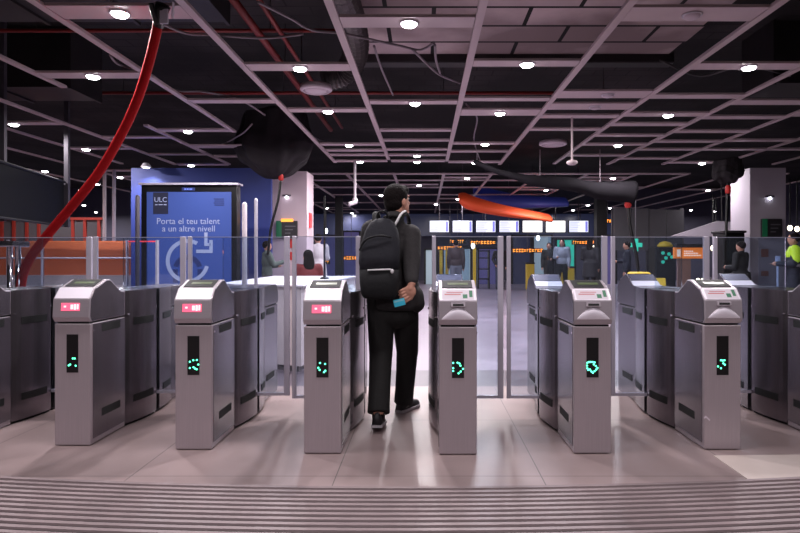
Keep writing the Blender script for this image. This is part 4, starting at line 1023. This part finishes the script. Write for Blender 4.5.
# ================================================================== PEOPLE
def rotz(a): return Matrix.Rotation(a, 4, 'Z')
def person(label, x, y, h, face, jm, tm, hm=None, arms=('down', 'down'), seated=False, long_hair=False, coat=False, vox=.018, extra=None):
    """face: heading in radians, 0 looks towards +y (away from the camera)"""
    t = thing('person', (x, y, 0), label, 'person')
    k = h / 1.72
    W = Matrix.Translation((x, y, 0)) @ rotz(face) @ Matrix.Scale(k, 4)
    hz = .90 if not seated else .50
    dz = hz - .90
    S = lambda a, b, c: Vector((a, b, c + dz))
    legs = {}
    for s in (-1, 1):
        if seated: legs[s] = [S(.09 * s, 0, .90), Vector((.11 * s, .42, .50)), Vector((.11 * s, .44, .09))]
        else: legs[s] = [S(.09 * s, 0, .90), Vector((.10 * s, .02 + .05 * s, .49)), Vector((.11 * s, -.02 + .10 * s, .09))]
    al = {}
    for s, m in zip((-1, 1), arms):
        sh = S(.185 * s, 0, 1.42)
        if m == 'down': al[s] = [sh, S(.225 * s, -.02, 1.13), S(.225 * s, .06, .88)]
        elif m == 'front': al[s] = [sh, S(.23 * s, .02, 1.15), S(.10 * s, .26, 1.15)]
        elif m == 'pocket': al[s] = [sh, S(.27 * s, -.06, 1.15), S(.17 * s, .06, .95)]
        else: al[s] = [sh, S(.22 * s, .10, 1.18), S(.16 * s, .36, 1.25)]
    b = MB()
    b.ell(S(0, .015, 1.60), (.075, .092, .115)); b.cap(S(0, -.005, 1.42), S(0, .005, 1.54), .055, .05)
    b.ell(S(0, .10, 1.585), (.014, .02, .022), 8, 6)
    for s in (-1, 1): b.ell(S(.076 * s, .0, 1.595), (.012, .022, .03), 8, 6)
    b.ell(S(0, 0, 1.22), (.14, .09, .26)); b.ell(S(0, 0, .95), (.15, .10, .13))
    for s in (-1, 1):
        b.chain(al[s], [.05, .042, .032]); d = (al[s][2] - al[s][1]).normalized()
        hb = al[s][2] + d * .05; b.ell(hb, (.035, .04, .045), 10, 8)
        for fi in range(4): b.cap(hb + Vector((0, (fi - 1.5) * .018, 0)), hb + d * (.10 - .012 * abs(fi - 1.3)) + Vector((0, (fi - 1.5) * .019, 0)), .010, .009, 6)
        b.cap(hb, hb + d * .03 + Vector((0, .05, 0)), .012, .010, 6)
        b.chain(legs[s], [.085, .055, .04])
    b.xf(W).fuse('body', 'skin', t, vox * .75, 2)
    j = MB(); j.ell(S(0, 0, 1.26), (.19, .125, .22)); j.ell(S(0, 0, 1.02), (.18, .125, .20 if not coat else .24)); j.cap(S(-.14, 0, 1.41), S(.14, 0, 1.41), .075, .075)
    j.cap(S(0, -.01, 1.42), S(0, -.005, 1.475), .075, .065)
    if coat and not seated: j.tube([S(0, 0, 1.05), S(0, 0, .85), S(0, .0, .60)], [.19, .21, .235], 16)
    for s in (-1, 1): j.chain(al[s], [.078, .062, .05])
    j.xf(W).fuse('jacket', jm, t, vox, 4)
    tr = MB(); tr.ell(S(0, 0, .93), (.165, .115, .13))
    for s in (-1, 1): tr.chain(legs[s], [.10, .075, .062])
    tr.xf(W).fuse('trousers', tm, t, vox, 3)
    hr = MB(); hr.ell(S(0, -.012, 1.635), (.086, .100, .098))
    if long_hair: hr.ell(S(0, -.055, 1.50), (.10, .06, .17))
    hr.xf(W).fuse('hair', hm or 'hair', t, vox * .8, 2)
    for s in (-1, 1):
        a = legs[s][2]
        sh_ = MB().cap(Vector((a.x, a.y - .04, .045)), Vector((a.x * 1.1, a.y + .15, .038)), .045, .036)
        sh_.xf(W).fuse('shoe', 'shoe', t, vox * .8, 1)
    if extra: extra(t, W, S)
    return t
J = {n: clothmat(n, c) for n, c in dict(greyj=(88, 96, 92), redj=(104, 26, 28), palej=(196, 182, 186), brownj=(66, 46, 46), blackj=(22, 22, 26), wgrey=(150, 150, 162), darkcoat=(34, 32, 40), denim=(62, 66, 86), greyt=(110, 106, 116), navyj=(30, 34, 52)).items()}
def band(t, W, S):
    y = MB(); y.ell(S(0, 0, 1.33), (.205, .142, .13)); y.cap(S(-.15, 0, 1.40), S(.15, 0, 1.40), .088, .088)
    for q in (-1, 1): y.cap(S(.185 * q, 0, 1.41), S(.215 * q, -.01, 1.24), .092, .080)
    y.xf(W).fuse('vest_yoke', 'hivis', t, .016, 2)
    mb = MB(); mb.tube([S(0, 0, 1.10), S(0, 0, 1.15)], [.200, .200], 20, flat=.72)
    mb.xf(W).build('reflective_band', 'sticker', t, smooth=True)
def pX(px, Y): return wx(px, Y)
person('person in grey green jacket beside the left column, arm forward', pX(267, 12.2), 12.2, 1.52, -1.1, J['greyj'], J['blackj'], arms=('front', 'reach'))
person('person in dark red coat seated behind the white counter', pX(308, 10.2), 10.2, 1.72, .5, J['redj'], J['blackj'], arms=('front', 'front'), seated=True, long_hair=True)
stool = thing('stool', (pX(308, 10.2), 10.2, 0), 'dark stool under the person in red coat', 'stool')
MB().lathe((pX(308, 10.2), 10.2, .31), [(.17, 0), (.18, .02), (.17, .05)], 20).build('seat', 'dark', stool)
MB().tube([(pX(308, 10.2), 10.2, 0), (pX(308, 10.2), 10.2, .315)], .03, 10).build('stem', 'chrome', stool)
person('person in pale coat standing right of the left column', pX(318, 14.3), 14.3, 1.74, .4, J['palej'], J['greyt'], arms=('down', 'front'), coat=True)
person('person in brown jacket walking away before the yellow doorway', pX(456, 18.0), 18.0, 1.70, 0., J['brownj'], J['greyt'], arms=('down', 'down'))
person('person in black suit, left one of the couple far back', pX(549, 20.0), 20.0, 1.66, 2.9, J['blackj'], J['blackj'], arms=('front', 'down'))
person('long haired person in grey top, right one of the couple', pX(562, 19.4), 19.4, 1.76, 2.7, J['wgrey'], J['blackj'], arms=('down', 'front'), long_hair=True)
person('person in long dark coat right of the couple', pX(590, 17.5), 17.5, 1.72, -.5, J['darkcoat'], J['blackj'], arms=('front', 'down'), coat=True, long_hair=True)
person('person in dark jacket behind the right gate posts', pX(627, 16.0), 16.0, 1.60, 1.3, J['navyj'], J['blackj'], arms=('down', 'front'))
person('person in black standing against the tall black kiosk', pX(741, 11.5), 11.5, 1.50, .6, J['blackj'], J['blackj'], arms=('front', 'front'), coat=True)
person('person in navy jacket with yellow high visibility yoke at right photo edge', pX(794, 10.5), 10.5, 1.62, 1.1, J['navyj'], J['navyj'], arms=('front', 'front'), extra=band)
person('person in dark clothes facing us left of the yellow bin', pX(500, 22.0), 22.0, 1.64, 3.0, J['darkcoat'], J['denim'], arms=('down', 'pocket'))

# ------------------------------------------------------------------ the walking man
mx, my = -.24, 4.45
t = thing('person', (mx, my, 0), 'man in charcoal jacket and black trousers walking away through the gate', 'person')
# joints (world)
hL, kL, aL = Vector((-.325, 4.44, .90)), Vector((-.325, 4.42, .48)), Vector((-.325, 4.20, .125))
hR, kR, aR = Vector((-.155, 4.46, .90)), Vector((-.135, 4.62, .48)), Vector((-.165, 4.70, .105))
shL, elL, wrL = Vector((-.39, 4.46, 1.405)), Vector((-.435, 4.55, 1.17)), Vector((-.33, 4.78, 1.13))
shR, elR, wrR = Vector((-.105, 4.43, 1.378)), Vector((-.100, 4.335, 1.165)), Vector((-.094, 4.235, 1.028))
hc = Vector((-.205, 4.47, 1.628))
HR = Matrix.Rotation(-.75, 3, 'Z') @ Matrix.Rotation(.10, 3, 'X')     # head turned right, slightly up
hp = lambda x, y, z: hc + HR @ Vector((x, y, z))
b = MB()
b.ell(hp(0, -.008, .015), (.076, .096, .102), 20, 14, HR); b.ell(hp(0, .028, -.045), (.060, .066, .072), 16, 12, HR)
b.ell(hp(0, .085, -.085), (.024, .02, .02), 10, 8, HR)                       # chin
b.cap(hp(0, .088, .02), hp(0, .112, -.022), .010, .015, 8)                  # nose
b.ell(hp(0, .090, -.058), (.024, .012, .008), 10, 6, HR)                    # lips
for s in (-1, 1):
    b.ell(hp(.030 * s, .082, .034), (.024, .012, .008), 10, 6, HR)           # brow
    b.ell(hp(.077 * s, -.008, -.012), (.011, .020, .033), 10, 8, HR)         # ear
b.cap((-.232, 4.445, 1.42), hc + Vector((0, -.012, -.05)), .062, .055)
b.ell((-.238, 4.45, 1.24), (.15, .095, .24)); b.ell((-.24, 4.45, .95), (.15, .105, .14))
b.cap(shL, shR, .06, .06)
b.chain([shL, elL, wrL], [.055, .042, .030]); b.chain([shR, elR, wrR], [.055, .042, .030])
b.chain([hL, kL, aL], [.085, .058, .042]); b.chain([hR, kR, aR], [.085, .058, .042])
# right hand: palm and fingers curl to the left and down around the card
d = Vector((-.87, .05, -.49)).normalized(); nb = Vector((0, -1, 0)); nb = (nb - d * nb.dot(d)).normalized(); sd = d.cross(nb).normalized()   # d: finger direction, nb: back of hand, sd: across
if sd.z < 0: sd = -sd
pc = Vector((-.103, 4.226, .976))
b.cap(wrR, pc + sd * .014 - d * .008, .027, .024)
rotp = Matrix((sd, nb, d)).transposed()
b.ell(pc, (.043, .018, .040), 18, 12, rotp)
for i, (ln, off) in enumerate(((.060, .031), (.070, .0105), (.074, -.0105), (.066, -.031))):
    k0 = pc + sd * off + d * .022; k1 = k0 + d * (ln * .45 + .008) + nb * .006 + sd * off * .06; k2 = k1 + (d * .85 - nb * .5).normalized() * ln * .34; k3 = k2 + (d * .35 - nb * .9).normalized() * ln * .26
    b.chain([k0, k1, k2, k3], [.0098, .0092, .0084, .0075], 10)
th0 = pc - sd * .026 - d * .014; th1 = pc - sd * .050 + d * .022 - nb * .006; th2 = pc - sd * .050 + d * .052 - nb * .004; th3 = pc - sd * .054 + d * .076 + nb * .0
b.chain([th0, th1, th2, th3], [.014, .0125, .0110, .0095], 10)
# left hand reaching forward
dl = (wrL - elL).normalized(); pl_ = wrL + dl * .055
b.ell(pl_, (.035, .05, .024), 12, 8)
for i in range(4):
    o = Vector((.55, 0, .0)).normalized() * (i - 1.5) * .018
    b.chain([pl_ + dl * .03 + o, pl_ + dl * .075 + o, pl_ + dl * .10 + o - Vector((0, 0, .02))], [.010, .009, .008], 8)
b.chain([pl_ + Vector((.03, -.01, 0)), pl_ + Vector((.05, .02, .005)), pl_ + dl * .05 + Vector((.05, 0, 0))], [.012, .011, .009], 8)
b.fuse('body', 'skin', t, .004, 2, .3)
for s in (-1, 1):
    e = MB().ell(hp(.030 * s, .083, .014), (.012, .010, .008), 12, 8, HR).build('eye', 'eyew', t, smooth=True)
    MB().ell(hp(.030 * s, .0925, .014), (.005, .003, .005), 10, 6, HR).build('pupil', 'black', e, smooth=True)
# hair
h = MB(); h.ell(hp(0, -.018, .040), (.085, .100, .092), 24, 16, HR); h.ell(hp(0, -.045, -.012), (.077, .066, .072), 20, 12, HR); h.ell(hp(0, .05, .075), (.06, .055, .045), 16, 10, HR)
h.fuse('hair', 'hair', t, .008, 2)
# jacket
j = MB()
j.ell((-.25, 4.455, 1.26), (.185, .130, .20)); j.ell((-.245, 4.45, 1.05), (.185, .135, .20)); j.ell((-.235, 4.45, .93), (.19, .14, .12))
j.cap((-.355, 4.455, 1.40), (-.135, 4.435, 1.382), .074, .072); j.cap((-.235, 4.44, 1.46), (-.37, 4.455, 1.40), .06, .07); j.cap((-.235, 4.44, 1.46), (-.12, 4.44, 1.365), .058, .066); j.cap((-.235, 4.44, 1.42), (-.222, 4.445, 1.505), .085, .068)
j.chain([shL, elL, wrL - (wrL - elL).normalized() * .02], [.088, .070, .052])
j.chain([shR, elR, wrR - (wrR - elR).normalized() * .03], [.078, .068, .050])
j.tube([(-.235, 4.45, 1.02), (-.23, 4.45, .92), (-.225, 4.45, .845), (-.225, 4.45, .82)], [.19, .196, .197, .18], 20, flat=.75)
j.ell((-.06, 4.42, .90), (.055, .07, .10)); j.ell((-.055, 4.42, .87), (.055, .07, .06)); 
j.fuse('jacket', 'jacket', t, .009, 4)
MB().tube([(-.30, 4.375, 1.50), (-.235, 4.362, 1.515), (-.165, 4.375, 1.50)], .012, 8).build('collar', 'trousers', t, smooth=True)
# trousers, loose legs
tr = MB(); tr.ell((-.24, 4.45, .90), (.178, .13, .12)); tr.ell((-.24, 4.45, .78), (.172, .125, .10))
tr.chain([hL, hL.lerp(kL, .5), kL], [.108, .098, .086], 16); tr.tube([kL + Vector((0, 0, .03)), kL.lerp(aL, .4), kL.lerp(aL, .8), Vector((-.325, 4.205, .118))], [.086, .080, .078, .080], 18)
tr.chain([hR, hR.lerp(kR, .5), kR], [.108, .098, .085], 16); tr.tube([kR + Vector((0, 0, .03)), kR.lerp(aR, .4), kR.lerp(aR, .8), Vector((-.168, 4.70, .072))], [.085, .078, .075, .076], 18)
tr.fuse('trousers', 'trousers', t, .008, 2)
for a, zz in ((aL, .05), (aR, .03)): MB().cap((a.x, a.y - .0, zz + .04), (a.x, a.y + .015, .15), .046, .046).build('sock', 'black', t, smooth=True)
def shoe(heel, toe, heelz, toez):
    heel = Vector(heel); toe = Vector(toe); dd = (toe - heel).normalized(); sdv = Vector((dd.y, -dd.x, 0))
    ctrl = [(0, .030, .075), (.12, .036, .085), (.35, .036, .080), (.6, .044, .058), (.85, .044, .045), (1., .026, .034)]
    up_, so_ = [], []
    for f, w, ht in ctrl:
        c = heel.lerp(toe, f); z0 = heelz + (toez - heelz) * f
        up_.append([(c.x + sdv.x * w * math.cos(a), c.y + sdv.y * w * math.cos(a), z0 + .018 + (ht - .0) * max(0, math.sin(a))) for a in [PI * k / 10 for k in range(11)]])
        so_.append([(c.x + sdv.x * u * (w + .004), c.y + sdv.y * u * (w + .004), z0 + v) for u, v in ((-1, 0), (1, 0), (1.04, .022), (-1.04, .022))])
    s_ = MB().rings(up_).build('shoe', 'shoe', t, smooth=True)
    MB().rings(so_).build('sole', 'sole', s_)
shoe((-.330, 4.10, 0), (-.325, 4.375, 0), .045, .004)
shoe((-.205, 4.655, 0), (-.065, 4.89, 0), .002, .002)

# backpack
bk = thing('backpack', (-.335, 4.24, .918), 'dark navy backpack worn by the walking man', 'backpack')
def sup(cx, cy, z, w, dpt, n=24, e=.62):
    r = []
    for k in range(n):
        a = 2 * PI * k / n; c, s = math.cos(a), math.sin(a)
        r.append((cx + w * abs(c) ** e * (1 if c >= 0 else -1), cy + dpt * abs(s) ** e * (1 if s >= 0 else -1), z))
    return r
cxs = -.322
lo = [(.918, .085, .05), (.926, .112, .072), (.955, .130, .090), (1.03, .138, .098), (1.125, .141, .100)]
hi = [(1.125, .141, .098), (1.22, .142, .098), (1.32, .136, .092), (1.40, .118, .080), (1.455, .088, .062), (1.485, .05, .04), (1.49, .02, .02)]
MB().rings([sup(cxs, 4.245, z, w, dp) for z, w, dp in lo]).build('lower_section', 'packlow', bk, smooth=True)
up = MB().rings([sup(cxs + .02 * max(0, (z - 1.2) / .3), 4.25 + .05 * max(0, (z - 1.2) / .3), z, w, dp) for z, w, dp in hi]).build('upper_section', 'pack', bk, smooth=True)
MB().tube([(cxs - .075, 4.142, 1.122), (cxs, 4.139, 1.125), (cxs + .085, 4.146, 1.128)], .0055, 8).build('zip_piping', 'strap', bk, smooth=True)
MB().ell((cxs + .095, 4.14, 1.115), (.012, .008, .016), 10, 8).build('zip_pull', 'strap', bk, smooth=True)
MB().tube(smooth_path([(cxs - .136, 4.2, 1.26), (cxs - .09, 4.15, 1.33), (cxs + .0, 4.145, 1.36), (cxs + .09, 4.17, 1.35)], 6), .007, 8).build('flap_edge', 'packlow', bk, smooth=True)
MB().tube(smooth_path([(cxs - .02, 4.29, 1.485), (cxs - .01, 4.27, 1.53), (cxs + .04, 4.28, 1.535), (cxs + .06, 4.30, 1.485)], 6), .007, 8).build('grab_handle', 'packlow', bk, smooth=True)
st = MB().tube(smooth_path([(-.235, 4.33, 1.40), (-.20, 4.325, 1.455), (-.165, 4.36, 1.52), (-.135, 4.44, 1.535), (-.12, 4.55, 1.46), (-.13, 4.60, 1.30)], 8), .022, 10, flat=.45).build('shoulder_strap', 'packlow', bk, smooth=True)
MB().tube(smooth_path([(-.238, 4.318, 1.41), (-.205, 4.31, 1.462), (-.172, 4.335, 1.525), (-.145, 4.40, 1.55)], 8), .009, 8).build('reflective_edge', 'strap', st, smooth=True)
MB().tube(smooth_path([(-.36, 4.33, 1.44), (-.365, 4.40, 1.525), (-.355, 4.48, 1.53), (-.35, 4.57, 1.42), (-.36, 4.60, 1.28)], 8), .022, 10, flat=.45).build('shoulder_strap', 'packlow', bk, smooth=True)
MB().tube(smooth_path([(-.215, 4.30, 1.38), (-.19, 4.285, 1.32), (-.195, 4.28, 1.25), (-.20, 4.28, 1.12), (-.195, 4.28, 1.0)], 8), .013, 8).build('side_strap', 'strap' if False else 'packlow', bk, smooth=True)
mb = MB()
for z in (1.36, 1.345, 1.275, 1.26, 1.225): mb.ell((-.198 + random.uniform(-.01, .01), 4.268, z), (.009, .005, .008), 8, 6)
mb.build('strap_buckle', 'strap', bk, smooth=True)
# travel card
tip = pc + d * .10 - nb * .012
cd = thing('travel_card', tip, 'teal travel card held in the walking man right hand', 'card')
R = Matrix.Rotation(.28, 4, 'Y')
cpos = Vector((-.180, 4.214, .893))
T = Matrix.Translation(cpos) @ Matrix.Rotation(-.25, 4, 'Y')
MB().cbox((0, 0, 0), (.080, .003, .050)).xf(T).build('card_body', 'card', cd, bevel=.001)
MB().cbox((.0, -.002, .012), (.07, .001, .010)).xf(T).build('card_stripe', 'cardw', cd)

# ================================================================== CAMERA, WORLD, LOOK
cam = bpy.data.cameras.new('camera'); cam.sensor_width = 36; cam.sensor_fit = 'HORIZONTAL'; cam.lens = 36 * F / 800.
cam.shift_x = -(VX - 400) / 800.; cam.shift_y = (HY - 266.5) / 800.
co = bpy.data.objects.new('camera', cam); COL.objects.link(co); co.location = (0, 0, CH); co.rotation_euler = (PI / 2, 0, 0)
SC.camera = co
w = bpy.data.worlds.new('world'); SC.world = w; w.use_nodes = True
w.node_tree.nodes['Background'].inputs[0].default_value = (.55, .5, .62, 1); w.node_tree.nodes['Background'].inputs[1].default_value = .05
SC.view_settings.view_transform = 'Standard'; SC.view_settings.look = 'None'
SC.view_settings.exposure = 0.; SC.view_settings.gamma = 1.
SC.cycles.use_denoising = True
SC.cycles.sample_clamp_indirect = 4.0
SC.cycles.max_bounces = 8; SC.cycles.transparent_max_bounces = 16
